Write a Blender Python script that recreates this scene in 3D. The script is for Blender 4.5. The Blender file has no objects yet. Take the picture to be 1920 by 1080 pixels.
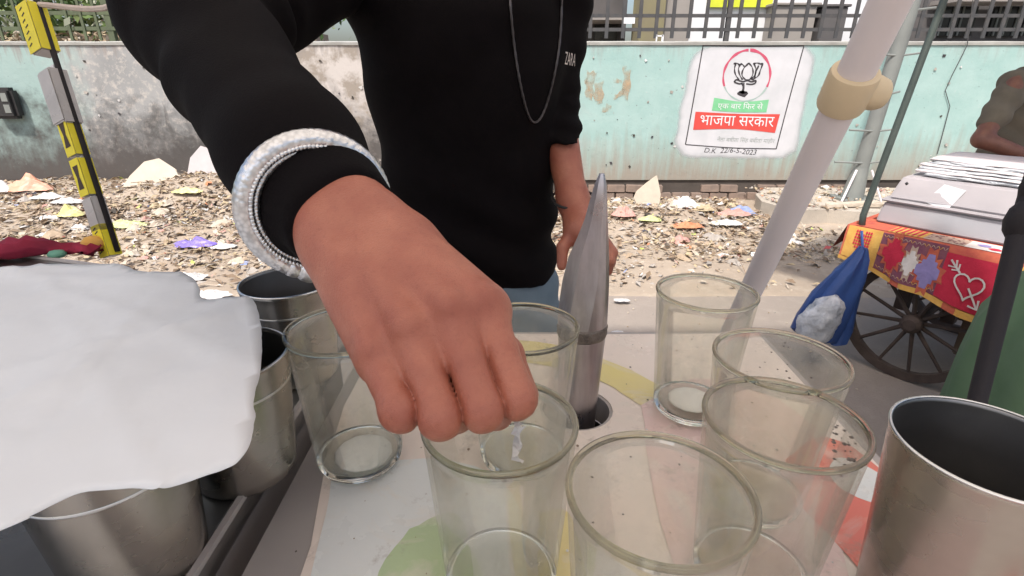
import bpy, bmesh, math, random
import numpy as np
from mathutils import Vector, Matrix, noise as mnoise
from mathutils.geometry import delaunay_2d_cdt
R = math.radians
rnd = random.Random(7)
SC = bpy.context.scene
COL = SC.collection

# ------------------------------------------------------------------ camera, sky, sun, exposure
cd = bpy.data.cameras.new('camera'); cam = bpy.data.objects.new('camera', cd); COL.objects.link(cam)
cd.sensor_width = 36; cd.lens = 18.75; cd.clip_start = 0.02; cd.clip_end = 600
cam.location = (0, 0, 1.30); cam.rotation_euler = (R(90 - 22.1), 0, 0)
SC.camera = cam
SUN_EL, SUN_AZ = 58, 205          # elevation; compass bearing of the sun measured from +Y clockwise
wd = bpy.data.worlds.new('World'); SC.world = wd; wd.use_nodes = True
nt = wd.node_tree; bg = nt.nodes['Background']
sky = nt.nodes.new('ShaderNodeTexSky'); sky.sky_type = 'NISHITA'; sky.sun_disc = False
sky.sun_elevation = R(SUN_EL); sky.sun_rotation = R(SUN_AZ); sky.dust_density = 4.0; sky.air_density = 1.0; sky.ozone_density = 0.6
nt.links.new(sky.outputs[0], bg.inputs[0]); bg.inputs[1].default_value = 0.14
sl = bpy.data.lights.new('sun', 'SUN'); sun = bpy.data.objects.new('sun', sl); COL.objects.link(sun)
sl.energy = 3.1; sl.angle = R(3); sl.color = (1, .955, .89)
sdir = Vector((math.sin(R(SUN_AZ)) * math.cos(R(SUN_EL)), math.cos(R(SUN_AZ)) * math.cos(R(SUN_EL)), math.sin(R(SUN_EL))))
sun.rotation_euler = sdir.to_track_quat('Z', 'Y').to_euler(); sun.location = sdir * 30
SC.view_settings.view_transform = 'Standard'; SC.view_settings.look = 'None'
SC.view_settings.exposure = 0.52; SC.view_settings.gamma = 1; SC.view_settings.use_curve_mapping = False
SC.cycles.use_denoising = True
SC.cycles.max_bounces = 14; SC.cycles.transmission_bounces = 12; SC.cycles.transparent_max_bounces = 16; SC.cycles.glossy_bounces = 5
SC.cycles.sample_clamp_indirect = 6

# ------------------------------------------------------------------ materials
class NT:
    def __init__(s, name):
        s.m = bpy.data.materials.new(name); s.m.use_nodes = True; s.t = s.m.node_tree
        s.b = s.t.nodes['Principled BSDF']; s.out = s.t.nodes['Material Output']
        s.co = s.t.nodes.new('ShaderNodeTexCoord').outputs['Object']
    def n(s, k): return s.t.nodes.new(k)
    def put(s, i, v):
        if hasattr(v, 'is_output'): s.t.links.new(v, i)
        else: i.default_value = (tuple(v) + (1,) if isinstance(v, (tuple, list)) and len(v) == 3 and i.type == 'RGBA' else v)
    def noise(s, sc, det=4, rough=.55, dist=0, co=None, mp=None):
        co = co or s.co
        if mp: q = s.n('ShaderNodeMapping'); s.put(q.inputs[0], co); q.inputs['Scale'].default_value = mp; co = q.outputs[0]
        q = s.n('ShaderNodeTexNoise'); s.put(q.inputs['Vector'], co); q.inputs['Scale'].default_value = sc
        q.inputs['Detail'].default_value = det; q.inputs['Roughness'].default_value = rough; q.inputs['Distortion'].default_value = dist
        return q.outputs['Fac']
    def rng(s, v, a, b, c=0, d=1):
        q = s.n('ShaderNodeMapRange'); s.put(q.inputs[0], v)
        for i, x in enumerate((a, b, c, d)): s.put(q.inputs[i + 1], x)
        return q.outputs[0]
    def math(s, op, a, b=0.0):
        q = s.n('ShaderNodeMath'); q.operation = op; s.put(q.inputs[0], a); s.put(q.inputs[1], b); return q.outputs[0]
    def mix(s, f, a, b):
        q = s.n('ShaderNodeMix'); q.data_type = 'RGBA'; s.put(q.inputs[0], f); s.put(q.inputs[6], a); s.put(q.inputs[7], b); return q.outputs[2]
    def xyz(s):
        q = s.n('ShaderNodeSeparateXYZ'); s.put(q.inputs[0], s.co); return q.outputs
    def bump(s, h, st=.3, dist=.01):
        q = s.n('ShaderNodeBump'); s.put(q.inputs['Height'], h); q.inputs['Strength'].default_value = st; q.inputs['Distance'].default_value = dist
        s.t.links.new(q.outputs[0], s.b.inputs['Normal'])
    def set(s, **k):
        for a, v in k.items(): s.put(s.b.inputs[a.replace('_', ' ')], v)
        return s
def mat(name, c, c2=None, sc=20, rough=.7, metal=0, bump=.15, bs=None, bd=.003, r2=None, **k):
    q = NT(name); f = q.noise(sc, 5); c2 = c2 or tuple(x * .78 for x in c)
    q.set(Base_Color=q.mix(q.rng(f, .3, .7), c, c2), Metallic=metal)
    q.set(Roughness=q.rng(f, .3, .7, rough, r2 if r2 is not None else min(1, rough * 1.15)))
    if bump: q.bump(q.noise(bs or sc * 4, 4), bump, bd)
    q.set(**k)
    return q.m

def print_material(name, c, c2):
    q = NT(name); n1 = q.noise(7, 6, .65); n2 = q.noise(38, 6, .7); n3 = q.noise(15, 5, .6, 1.5)
    k = q.mix(q.rng(n1, .3, .7), c, c2); k = q.mix(q.math('MULTIPLY', q.rng(n3, .54, .66), .45), k, (.72, .66, .58)); k = q.mix(q.math('MULTIPLY', q.rng(n2, .58, .70), .5), k, (.30, .25, .21))
    q.set(Base_Color=k, Roughness=q.rng(n1, .35, .65, .14, .4)); q.bump(q.math('ADD', n1, q.math('MULTIPLY', n2, .3)), .22, .004); return q.m
def wall_material():
    q = NT('painted_plaster'); x, y, z = q.xyz()
    n1 = q.noise(.9, 6, .6); n2 = q.noise(3.2, 7, .65); n3 = q.noise(14, 6, .7); drip = q.noise(5, 5, .6, mp=(3.2, 1, .35))
    teal = q.mix(q.rng(n2, .35, .7), (.30, .455, .43), (.375, .52, .495))
    teal = q.mix(q.rng(n3, .62, .72), teal, (.46, .53, .51))
    grey = q.mix(q.rng(n1, .35, .65), (.365, .365, .36), (.235, .24, .24))
    grey = q.mix(q.rng(n3, .5, .62), grey, (.46, .43, .40))
    xs = q.math('ADD', x, q.math('MULTIPLY', q.math('SUBTRACT', n1, .5), 2.2))
    teal = q.mix(q.math('MULTIPLY', q.rng(x, -3.5, -4.8), .5), teal, (.27, .335, .32)); f1 = q.rng(xs, -4.75, -4.35); f2 = q.rng(xs, .75, .3)
    c = q.mix(q.math('MULTIPLY', f1, f2), teal, grey)
    # beige peeled plaster behind the standing man
    f3 = q.math('MULTIPLY', q.rng(xs, -2.7, -2.2), q.rng(xs, .2, -.3))
    beige = q.mix(q.rng(n2, .46, .56), (.52, .48, .45), (.30, .26, .22))
    c = q.mix(f3, c, beige)
    # black mould in blotches on the grey stretch
    zz = q.math('ADD', q.math('ADD', z, q.math('MULTIPLY', q.math('SUBTRACT', n2, .5), 1.5)), q.math('ADD', q.math('MULTIPLY', q.math('SUBTRACT', q.noise(1.3, 7, .68, .8), .5), 1.6), q.math('MULTIPLY', q.math('SUBTRACT', n3, .5), .5)))
    f4 = q.math('MULTIPLY', q.math('MULTIPLY', q.rng(zz, 1.05, .42), q.rng(xs, -7.5, -5.2, .8, 1)), q.rng(x, 0, -1.0))
    c = q.mix(q.math('MULTIPLY', f4, .92), c, (.062, .057, .054))
    f5 = q.math('MULTIPLY', q.rng(q.noise(2.1, 6, .7, 1.2), .56, .66), q.math('MULTIPLY', q.rng(z, 1.35, .6), q.rng(xs, .4, -.6)))
    c = q.mix(q.math('MULTIPLY', f5, .85), c, (.07, .066, .062))
    # rising damp and mud splash at the foot
    zd = q.math('ADD', z, q.math('MULTIPLY', q.math('SUBTRACT', drip, .5), .75))
    c = q.mix(q.math('MULTIPLY', q.rng(zd, .72, .22), .9), c, q.mix(q.rng(x, .3, -.6), (.30, .25, .205), (.085, .072, .066)))
    # dust and rain streaks under the coping
    f6 = q.math('MULTIPLY', q.rng(q.math('ADD', z, q.math('MULTIPLY', drip, .8)), 1.85, 2.0), q.rng(x, 1.5, -1.5, .25, .8))
    c = q.mix(f6, c, (.26, .235, .22))
    c = q.mix(q.math('MULTIPLY', q.rng(q.noise(30, 3, .6), .67, .7), .7), c, (.17, .17, .17))
    q.set(Base_Color=c, Roughness=.88); q.bump(q.math('ADD', n3, n2), .35, .012)
    return q.m

def ground_material(name, a, b, g):
    q = NT(name); n1 = q.noise(.7, 6, .6); n2 = q.noise(9, 6, .65); n3 = q.noise(120, 3, .6)
    c = q.mix(q.rng(n1, .35, .65), a, b)
    c = q.mix(q.math('MULTIPLY', q.rng(n2, .5, .72), .6), c, g)
    c = q.mix(q.math('MULTIPLY', q.rng(n3, .55, .7), .35), c, tuple(v * .6 for v in a))
    q.set(Base_Color=c, Roughness=.92); q.bump(q.math('ADD', n2, n3), .4, .008)
    return q.m

def skin_material(name, base, dark):
    q = NT(name); n1 = q.noise(28, 4); n2 = q.noise(420, 3, .7); n4 = q.noise(95, 5, .65)
    vo = q.n('ShaderNodeTexVoronoi'); vo.feature = 'DISTANCE_TO_EDGE'; q.put(vo.inputs['Vector'], q.co); vo.inputs['Scale'].default_value = 620
    wr = q.rng(vo.outputs['Distance'], 0, .12)
    c = q.mix(q.rng(n1, .35, .7), base, dark)
    c = q.mix(q.math('MULTIPLY', q.rng(n4, .5, .7), .4), c, (base[0] * .78, base[1] * .62, base[2] * .62))
    c = q.mix(q.math('MULTIPLY', q.rng(n2, .55, .7), .3), c, tuple(v * .66 for v in dark))
    a = q.n('ShaderNodeAttribute'); a.attribute_name = 'pigment'
    c = q.mix(q.math('MULTIPLY', a.outputs['Fac'], q.rng(n4, .3, .7, .45, .85)), c, (dark[0] * .72, dark[1] * .55, dark[2] * .55))
    q.set(Base_Color=c, Roughness=q.rng(n1, .3, .7, .36, .5), Subsurface_Weight=.10, Subsurface_Radius=(.9, .35, .2), Subsurface_Scale=.003, Specular_IOR_Level=.5)
    q.bump(q.math('ADD', q.math('ADD', n2, q.math('MULTIPLY', wr, .5)), n4), .3, .0012)
    return q.m

def glass_material(name, tint):
    q = NT(name); n1 = q.noise(22, 6, .7); n2 = q.noise(9, 5, .6, 1.0)
    tr = q.n('ShaderNodeBsdfTransparent'); tr.inputs[0].default_value = tint + (1,)
    gl = q.n('ShaderNodeBsdfGlossy'); q.put(gl.inputs['Roughness'], q.rng(n1, .45, .7, .03, .2))
    fr = q.n('ShaderNodeLayerWeight'); fr.inputs[0].default_value = .25
    m1 = q.n('ShaderNodeMixShader'); q.put(m1.inputs[0], q.rng(fr.outputs['Fresnel'], 0, 1, .015, .5)); q.t.links.new(tr.outputs[0], m1.inputs[1]); q.t.links.new(gl.outputs[0], m1.inputs[2])
    d = q.n('ShaderNodeBsdfDiffuse'); d.inputs[0].default_value = (.90, .88, .80, 1); t = q.n('ShaderNodeBsdfTranslucent'); t.inputs[0].default_value = (.90, .88, .80, 1)
    m0 = q.n('ShaderNodeMixShader'); m0.inputs[0].default_value = .5; q.t.links.new(d.outputs[0], m0.inputs[1]); q.t.links.new(t.outputs[0], m0.inputs[2])
    vo = q.n('ShaderNodeTexVoronoi'); q.put(vo.inputs['Vector'], q.co); vo.inputs['Scale'].default_value = 150; spot = q.math('MULTIPLY', q.rng(vo.outputs['Distance'], .16, .10), q.rng(n2, .55, .6))
    z = q.xyz()[2]; film = q.math('ADD', q.rng(n2, .38, .72, .03, .21), q.math('MULTIPLY', q.rng(n1, .54, .66), .14)); film = q.math('ADD', film, q.math('MULTIPLY', spot, .4))  # milky grime film, its pale colour also brightening the shaded glass
    ms = q.n('ShaderNodeMixShader'); q.put(ms.inputs[0], film); q.t.links.new(m1.outputs[0], ms.inputs[1]); q.t.links.new(m0.outputs[0], ms.inputs[2]); q.t.links.new(ms.outputs[0], q.out.inputs[0])
    q.bump(n1, .05, .001); return q.m
def solid_glass(name, tint):
    q = NT(name); q.set(Base_Color=tint, Transmission_Weight=1.0, IOR=1.48, Roughness=.03); return q.m

def steel_material(name, c, rough, smear=.15):
    q = NT(name); n1 = q.noise(9, 5, .6); n2 = q.noise(14, 3, .5, mp=(1, 1, 3))
    q.set(Base_Color=q.mix(q.rng(n1, .35, .7), c, tuple(v * .72 for v in c)), Metallic=1.0, Roughness=q.math('ADD', q.rng(n1, .3, .7, rough, rough + smear), q.rng(n2, .4, .6, -.02, .04)))
    q.bump(n2, .02, .0006)
    return q.m

M = {}
M['wall'] = wall_material()
M['road'] = ground_material('road_dust', (.33, .28, .24), (.275, .235, .205), (.39, .335, .285))
M['soil'] = ground_material('dry_soil', (.42, .345, .27), (.33, .265, .205), (.50, .425, .34))
M['slab'] = ground_material('dusty_concrete', (.47, .42, .355), (.38, .335, .28), (.52, .46, .39))
M['coping'] = mat('weathered_cement', (.46, .46, .43), (.30, .29, .27), 5, .9, bump=.4)
M['brick'] = mat('old_brick', (.30, .22, .175), (.20, .155, .13), 14, .92, bump=.5)
M['joint'] = mat('dark_mortar', (.09, .075, .065), None, 12, .95, bump=.4)
M['white_paint'] = mat('chalky_white_paint', (.74, .74, .76), (.66, .67, .69), 6, .85)
M['ink'] = mat('black_paint', (.035, .03, .035), (.06, .055, .06), 20, .8)
M['crimson'] = mat('crimson_paint', (.58, .10, .16), (.46, .07, .13), 8, .8)
M['greygreen'] = mat('faded_green_paint', (.28, .40, .36), (.36, .46, .42), 8, .8)
M['green_paint'] = mat('green_paint', (.16, .48, .23), (.22, .54, .30), 8, .8)
M['red_paint'] = mat('red_paint', (.66, .075, .06), (.55, .06, .05), 8, .8)
M['faint_ink'] = mat('faded_grey_paint', (.30, .33, .32), (.40, .42, .41), 12, .85)
M['iron'] = mat('dark_grey_iron', (.05, .052, .056), (.085, .08, .078), 12, .6, bump=.2)
M['green_iron'] = mat('green_iron', (.10, .125, .065), (.07, .085, .05), 12, .65)
M['galv'] = mat('galvanised_grey', (.235, .25, .235), (.19, .20, .19), 6, .6, .1)
M['pvc'] = mat('white_pvc', (.78, .715, .72), (.72, .66, .665), 5, .42, bump=.05)
M['cream'] = mat('cream_plastic', (.70, .565, .37), (.62, .50, .33), 9, .45, bump=.08)
M['dark_rod'] = mat('dark_green_metal', (.055, .075, .068), (.09, .11, .10), 10, .5, .2)
M['black'] = mat('black_plastic', (.018, .017, .018), (.03, .028, .028), 12, .55)
M['black_wrap'] = mat('black_tape', (.014, .010, .012), (.022, .018, .02), 30, .7, bump=.4)
M['shirt'] = mat('black_knit', (.0032, .0021, .0025), (.0056, .0042, .0050), 30, .78, bump=.45, bs=700, bd=.0012, Sheen_Weight=.0, Specular_IOR_Level=.1)
M['sleeve'] = M['shirt']
M['jeans'] = mat('blue_denim', (.11, .16, .205), (.17, .225, .27), 9, .9, bump=.4, bs=500, bd=.001)
M['skin'] = skin_material('warm_brown_skin', (.42, .152, .094), (.32, .099, .064))
M['skin2'] = skin_material('dark_brown_skin', (.20, .085, .055), (.15, .06, .04))
M['hair'] = mat('black_hair', (.012, .01, .01), None, 40, .6)
M['shoe'] = mat('brown_leather', (.07, .045, .03), None, 20, .6)
M['olive'] = mat('olive_cotton', (.155, .135, .10), (.12, .105, .08), 14, .9, bump=.3)
M['trouser'] = mat('charcoal_cotton', (.03, .028, .03), None, 14, .9)
q = NT('scaled_silver'); vo = q.n('ShaderNodeTexVoronoi'); q.put(vo.inputs['Vector'], q.co); vo.inputs['Scale'].default_value = 330
f_ = q.rng(vo.outputs['Distance'], .25, .75); n_ = q.noise(40, 5)  # darker tone in the hollows of the scale pattern
q.set(Base_Color=q.mix(q.math('MULTIPLY', f_, q.rng(n_, .35, .65, .3, .9)), (.74, .74, .75), (.40, .40, .405)), Metallic=1.0, Roughness=q.rng(n_, .3, .7, .24, .42)); q.bump(q.math('SUBTRACT', 1.0, f_), .16, .0012); M['silver'] = q.m
M['chain'] = steel_material('dull_chain_steel', (.13, .12, .125), .4)
M['steel'] = steel_material('tumbler_steel', (.43, .405, .37), .18)
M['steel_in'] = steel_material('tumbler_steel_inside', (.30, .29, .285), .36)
M['bright_rim'] = steel_material('polished_rim', (.75, .75, .74), .22)
M['tray'] = steel_material('tray_steel', (.52, .51, .50), .22, .2)
q = NT('streaked_tool_steel'); n_ = q.noise(70, 5, .65, mp=(1, 1, .09)); n2_ = q.noise(26, 5, .65)
q.set(Base_Color=q.mix(q.rng(n_, .35, .68), q.mix(q.rng(n2_, .4, .65), (.52, .49, .51), (.45, .41, .43)), (.33, .30, .31)), Metallic=1.0, Roughness=q.rng(n2_, .3, .7, .24, .46)); q.bump(n_, .12, .001); M['tool'] = q.m
M['weld'] = mat('burnt_weld', (.10, .085, .075), (.22, .19, .17), 120, .45, .6, bump=.8, bs=300)
M['tin'] = mat('scuffed_table_tin', (.42, .385, .365), (.34, .305, .295), 6, .5, .2)
M['glass'] = glass_material('grimy_glass', (.993, .990, .966))
M['glass_solid'] = solid_glass('thick_glass', (.93, .955, .90))
M['glass_rim'] = solid_glass('thick_rim_glass', (.68, .67, .56))
M['ice'] = mat('cloudy_residue', (.84, .83, .80), (.76, .75, .72), 40, .5)
M['dark_specks'] = mat('dark_masala', (.10, .08, .075), (.2, .17, .15), 90, .6)
M['flex'] = print_material('printed_flex', (.80, .70, .62), (.72, .62, .555))
M['flex_white'] = print_material('print_greyish_white', (.74, .75, .735), (.68, .70, .69))
M['flex_pink'] = print_material('print_pink', (.74, .56, .52), (.70, .52, .49))
M['flex_yellow'] = print_material('print_yellow', (.72, .62, .26), (.68, .57, .30))
M['flex_green'] = print_material('print_green', (.46, .58, .32), (.44, .52, .36))
M['flex_red'] = print_material('print_red', (.72, .15, .12), (.70, .22, .15))
M['paper'] = mat('white_sheet_paper', (.66, .675, .70), (.63, .645, .67), 5, .6, bump=.25, bs=18, bd=.004)
M['maroon'] = mat('maroon_cloth', (.28, .008, .035), (.14, .006, .025), 18, .85, bump=.5, bs=60)
M['yellow'] = mat('yellow_card', (.80, .67, .02), (.72, .62, .04), 12, .45, bump=.05)
M['clear_card'] = mat('grey_cellophane', (.50, .47, .46), (.38, .36, .35), 14, .25, bump=.2)
M['brown_card'] = mat('brown_card', (.30, .25, .16), None, 12, .5)
M['darkbrown'] = mat('dark_brown_print', (.05, .025, .01), None, 20, .5)
M['wood'] = mat('weathered_dark_wood', (.085, .06, .05), (.05, .036, .03), 16, .8, bump=.5)
M['wood2'] = mat('pale_weathered_wood', (.22, .16, .115), (.15, .11, .08), 14, .85, bump=.4)
M['blue_bag'] = mat('blue_woven_plastic', (.022, .06, .21), (.03, .08, .26), 10, .45, bump=.4, bs=30, bd=.006)
M['poly'] = mat('crinkled_white_polythene', (.66, .67, .69), (.40, .42, .46), 22, .25, bump=.8, bs=40, bd=.01)
M['crate'] = mat('cloudy_grey_plastic', (.47, .435, .45), (.40, .375, .39), 5, .35, bump=.2, bs=9, bd=.006)
M['crate_blue'] = mat('cloudy_bluish_plastic', (.36, .365, .39), (.41, .40, .42), 5, .3, bump=.2, bs=9, bd=.006)
M['green_bag'] = mat('green_polythene', (.10, .27, .19), (.14, .34, .24), 12, .5, bump=.4)
M['green_cloth'] = mat('green_cotton', (.085, .15, .075), (.12, .19, .11), 7, .9, bump=.3)
M['c_yellow'] = mat('ochre_cloth', (.66, .40, .10), (.58, .30, .07), 26, .9, bump=.5, bs=140)
M['c_red'] = mat('scarlet_cloth', (.55, .025, .06), (.46, .02, .05), 26, .9, bump=.5, bs=140)
M['c_orange'] = mat('orange_cloth', (.55, .14, .07), (.42, .08, .06), 26, .9, bump=.5, bs=140)
M['c_purple'] = mat('plum_cloth', (.17, .05, .09), (.24, .09, .11), 26, .9, bump=.5, bs=140)
M['c_white'] = mat('white_thread', (.72, .66, .62), None, 26, .9, bump=.5, bs=140)
M['c_beige'] = mat('beige_cloth', (.48, .36, .28), (.40, .27, .21), 60, .9, bump=.5, bs=140)
M['c_lilac'] = mat('lilac_cloth', (.30, .25, .50), None, 26, .9, bump=.4)
M['facade_white'] = mat('white_facade', (.78, .78, .80), (.72, .72, .74), 2, .9)
M['facade_grey'] = mat('grey_facade', (.34, .31, .285), (.27, .245, .225), 2, .9)
M['facade_dark'] = mat('dark_facade', (.13, .12, .12), (.085, .08, .08), 1.5, .9)  # dark grey tone with slight mottling
M['olive_paint'] = mat('olive_pillar_paint', (.26, .235, .12), (.22, .19, .13), 3, .9)
M['sign_yellow'] = mat('fluorescent_yellow', (.74, .80, .05), None, 5, .6)
M['window'] = mat('dark_window_glass', (.02, .022, .025), None, 5, .12, bump=0)
M['pinksign'] = mat('pink_board', (.50, .25, .32), (.66, .6, .62), 9, .7)
M['rope'] = mat('pale_rope', (.58, .50, .44), (.48, .40, .36), 40, .9)
LEAF = [mat('leaf_green_%d' % i, c, None, 9, .7, bump=0) for i, c in enumerate([(.10, .16, .035), (.06, .11, .03), (.17, .22, .07), (.22, .17, .10), (.40, .42, .30)])]
LIT = [mat('litter_' + n, c, None, 25, .75, bump=.2) for n, c in [
    ('cream', (.56, .48, .385)), ('white', (.66, .64, .62)), ('tan', (.44, .335, .235)), ('brown', (.26, .185, .125)), ('straw', (.52, .42, .27)),
    ('grey', (.42, .38, .34)), ('dark', (.065, .055, .045)), ('pink', (.58, .33, .28)), ('lime', (.50, .58, .16)), ('orange', (.64, .27, .14)),
    ('blue', (.30, .36, .58)), ('red', (.48, .10, .10))]]
M['stone'] = mat('pale_broken_slab', (.60, .53, .43), (.52, .45, .37), 10, .9, bump=.4)
M['stone2'] = mat('lilac_grey_slab', (.50, .46, .46), (.44, .41, .41), 10, .9, bump=.4)
M['purple'] = mat('violet_polythene', (.17, .11, .50), (.27, .22, .55), 14, .35, bump=.6)
M['lemon'] = mat('lemon_polythene', (.66, .63, .20), (.62, .58, .36), 14, .4, bump=.5)
M['limewrap'] = mat('lime_wrapper', (.46, .58, .25), (.60, .60, .28), 14, .4, bump=.5)
M['orangewrap'] = mat('orange_polythene', (.72, .30, .18), (.66, .40, .30), 10, .45, bump=.5)

q = NT('translucent_canvas'); tb = q.n('ShaderNodeBsdfTranslucent'); tb.inputs[0].default_value = (.86, .80, .72, 1); ms = q.n('ShaderNodeMixShader'); ms.inputs[0].default_value = .62
q.set(Base_Color=(.80, .76, .70), Roughness=.9); q.t.links.new(q.b.outputs[0], ms.inputs[1]); q.t.links.new(tb.outputs[0], ms.inputs[2]); q.t.links.new(ms.outputs[0], q.out.inputs[0]); M['canvas'] = q.m
def worn_paint(name, c, c2, lo, hi, amp=1.1):
    q = NT(name); a = q.n('ShaderNodeAttribute'); a.attribute_name = 'cover'; f = q.noise(7, 6, .65); k = q.math('ADD', a.outputs['Fac'], q.math('MULTIPLY', q.math('SUBTRACT', f, .5), amp))
    q.set(Base_Color=q.mix(q.rng(q.noise(5, 4), .35, .65), c, c2), Roughness=.88, Alpha=q.rng(k, lo, hi)); return q.m
M['limewash'] = worn_paint('worn_limewash', (.60, .60, .625), (.53, .54, .56), .0, .95, .2)
M['rust_paint'] = worn_paint('faded_rust_paint', (.50, .30, .15), (.48, .36, .24), .42, .95)
# ------------------------------------------------------------------ object helpers
def link(o, parent=None):
    COL.objects.link(o)
    if parent: o.parent = parent
    return o
def tag(o, label, cat, group=None, kind=None):
    if label: o['label'] = label
    if cat: o['category'] = cat
    if group: o['group'] = group
    if kind: o['kind'] = kind
    return o
def thing(name, label, cat, loc=(0, 0, 0), group=None):
    o = bpy.data.objects.new(name, None); o.location = loc; o.empty_display_size = .05
    return tag(link(o), label, cat, group)
def mesh_obj(name, v, f, m, parent=None, smooth=False, mi=None, kind=None):
    me = bpy.data.meshes.new(name); me.from_pydata([tuple(p) for p in v], [], f)
    for x in (m if isinstance(m, list) else [m]): me.materials.append(x)
    if mi is not None: me.polygons.foreach_set('material_index', mi)
    if smooth: me.polygons.foreach_set('use_smooth', [True] * len(me.polygons))
    me.update()
    o = bpy.data.objects.new(name, me); link(o, parent)
    if parent:  # vertices are given in world space: undo the parent's place
        off = Vector(parent.location)
        pp = parent.parent
        while pp: off += Vector(pp.location); pp = pp.parent
        me.transform(Matrix.Translation(-off))
    if kind: o['kind'] = kind
    return o
class MB:
    def __init__(s): s.v, s.f, s.mi, s.cur = [], [], [], 0
    def add(s, v, f):
        b = len(s.v); s.v += [tuple(p) for p in v]; s.f += [tuple(i + b for i in q) for q in f]; s.mi += [s.cur] * len(f); return s
    def box(s, c, d, ax=None, jit=0):
        c = Vector(c); ax = ax or (Vector((1, 0, 0)), Vector((0, 1, 0)), Vector((0, 0, 1)))
        v = []
        for k in range(8):
            p = c + ax[0] * (d[0] / 2 * (1 if k & 1 else -1)) + ax[1] * (d[1] / 2 * (1 if k & 2 else -1)) + ax[2] * (d[2] / 2 * (1 if k & 4 else -1))
            if jit: p += Vector((rnd.uniform(-jit, jit), rnd.uniform(-jit, jit), rnd.uniform(-jit, jit)))
            v.append(p)
        return s.add(v, [(0, 2, 3, 1), (4, 5, 7, 6), (0, 1, 5, 4), (2, 6, 7, 3), (0, 4, 6, 2), (1, 3, 7, 5)])
    def tube(s, pts, r, n=8, cap=True, closed=False):
        pts = [Vector(p) for p in pts]; m = len(pts); rr = r if isinstance(r, (list, tuple)) else [r] * m
        t0 = (pts[1] - pts[0]).normalized(); u = t0.orthogonal().normalized(); v = []
        for i, p in enumerate(pts):
            a = pts[(i - 1) % m] if (i > 0 or closed) else p; b = pts[(i + 1) % m] if (i < m - 1 or closed) else p
            t = (b - a).normalized(); u = (u - t * u.dot(t)).normalized(); w = t.cross(u)
            for k in range(n):
                g = 2 * math.pi * k / n; v.append(p + (u * math.cos(g) + w * math.sin(g)) * rr[i])
        f = []
        for i in range(m if closed else m - 1):
            j = (i + 1) % m
            for k in range(n): f.append((i * n + k, i * n + (k + 1) % n, j * n + (k + 1) % n, j * n + k))
        if cap and not closed: f += [tuple(reversed(range(n))), tuple(range((m - 1) * n, m * n))]
        return s.add(v, f)
    def lathe(s, c, prof, n=48, close=False):
        c = Vector(c); v = []; f = []; m = len(prof)
        for r, z in prof:
            for k in range(n):
                g = 2 * math.pi * k / n; v.append(c + Vector((r * math.cos(g), r * math.sin(g), z)))
        for i in range(m if close else m - 1):
            j = (i + 1) % m
            for k in range(n): f.append((i * n + k, i * n + (k + 1) % n, j * n + (k + 1) % n, j * n + k))
        return s.add(v, f)
    def loft(s, rings, cap=True):
        n = len(rings[0]); v = [p for r in rings for p in r]; f = []
        for i in range(len(rings) - 1):
            for k in range(n): f.append((i * n + k, i * n + (k + 1) % n, (i + 1) * n + (k + 1) % n, (i + 1) * n + k))
        if cap: f += [tuple(reversed(range(n))), tuple(range((len(rings) - 1) * n, len(rings) * n))]
        return s.add(v, f)
    def poly(s, pts): return s.add(pts, [tuple(range(len(pts)))])
    def ball(s, c, r, n=10, sq=(1, 1, 1)):
        c = Vector(c); pr = []
        v = []; f = []; m = n // 2 + 1
        for i in range(m):
            a = math.pi * i / (m - 1)
            for k in range(n):
                g = 2 * math.pi * k / n; v.append(c + Vector((r * sq[0] * math.sin(a) * math.cos(g), r * sq[1] * math.sin(a) * math.sin(g), -r * sq[2] * math.cos(a))))
        for i in range(m - 1):
            for k in range(n): f.append((i * n + k, i * n + (k + 1) % n, (i + 1) * n + (k + 1) % n, (i + 1) * n + k))
        return s.add(v, f)
    def build(s, name, m, parent=None, smooth=False, kind=None, bevel=0):
        o = mesh_obj(name, s.v, s.f, m, parent, smooth, s.mi if isinstance(m, list) else None, kind)
        bm = bmesh.new(); bm.from_mesh(o.data); bmesh.ops.remove_doubles(bm, verts=bm.verts, dist=1e-6)
        if bevel: bmesh.ops.bevel(bm, geom=list(bm.edges), offset=bevel, segments=2, affect='EDGES', clamp_overlap=True)
        bmesh.ops.recalc_face_normals(bm, faces=bm.faces)
        bm.to_mesh(o.data); bm.free()
        return o
def cover(o, vals):
    at_ = o.data.attributes.new('cover', 'FLOAT', 'POINT'); at_.data.foreach_set('value', vals); return o
def smooth_by_angle(o, deg=35):
    me = o.data; bm = bmesh.new(); bm.from_mesh(me)
    for f in bm.faces: f.smooth = True
    for e in bm.edges:
        if len(e.link_faces) == 2 and e.calc_face_angle(0) > R(deg): e.smooth = False
    bm.to_mesh(me); bm.free(); return o
def text_shape(body, mapf, shear=0):
    c = bpy.data.curves.new('lettering', 'FONT'); c.body = body; c.resolution_u = 3; c.shear = shear
    o = bpy.data.objects.new('lettering', c); COL.objects.link(o); bpy.context.view_layer.update()
    me = bpy.data.meshes.new_from_object(o.evaluated_get(bpy.context.evaluated_depsgraph_get()))
    v = np.array([p.co[:] for p in me.vertices]); f = [tuple(p.vertices) for p in me.polygons]
    bpy.data.objects.remove(o); bpy.data.curves.remove(c)
    lo = v.min(0); hi = v.max(0)
    out = [mapf((p[0] - lo[0]) / (hi[0] - lo[0]), (p[1] - lo[1]) / (hi[1] - lo[1])) for p in v]
    bpy.data.meshes.remove(me)
    return out, f
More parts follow.
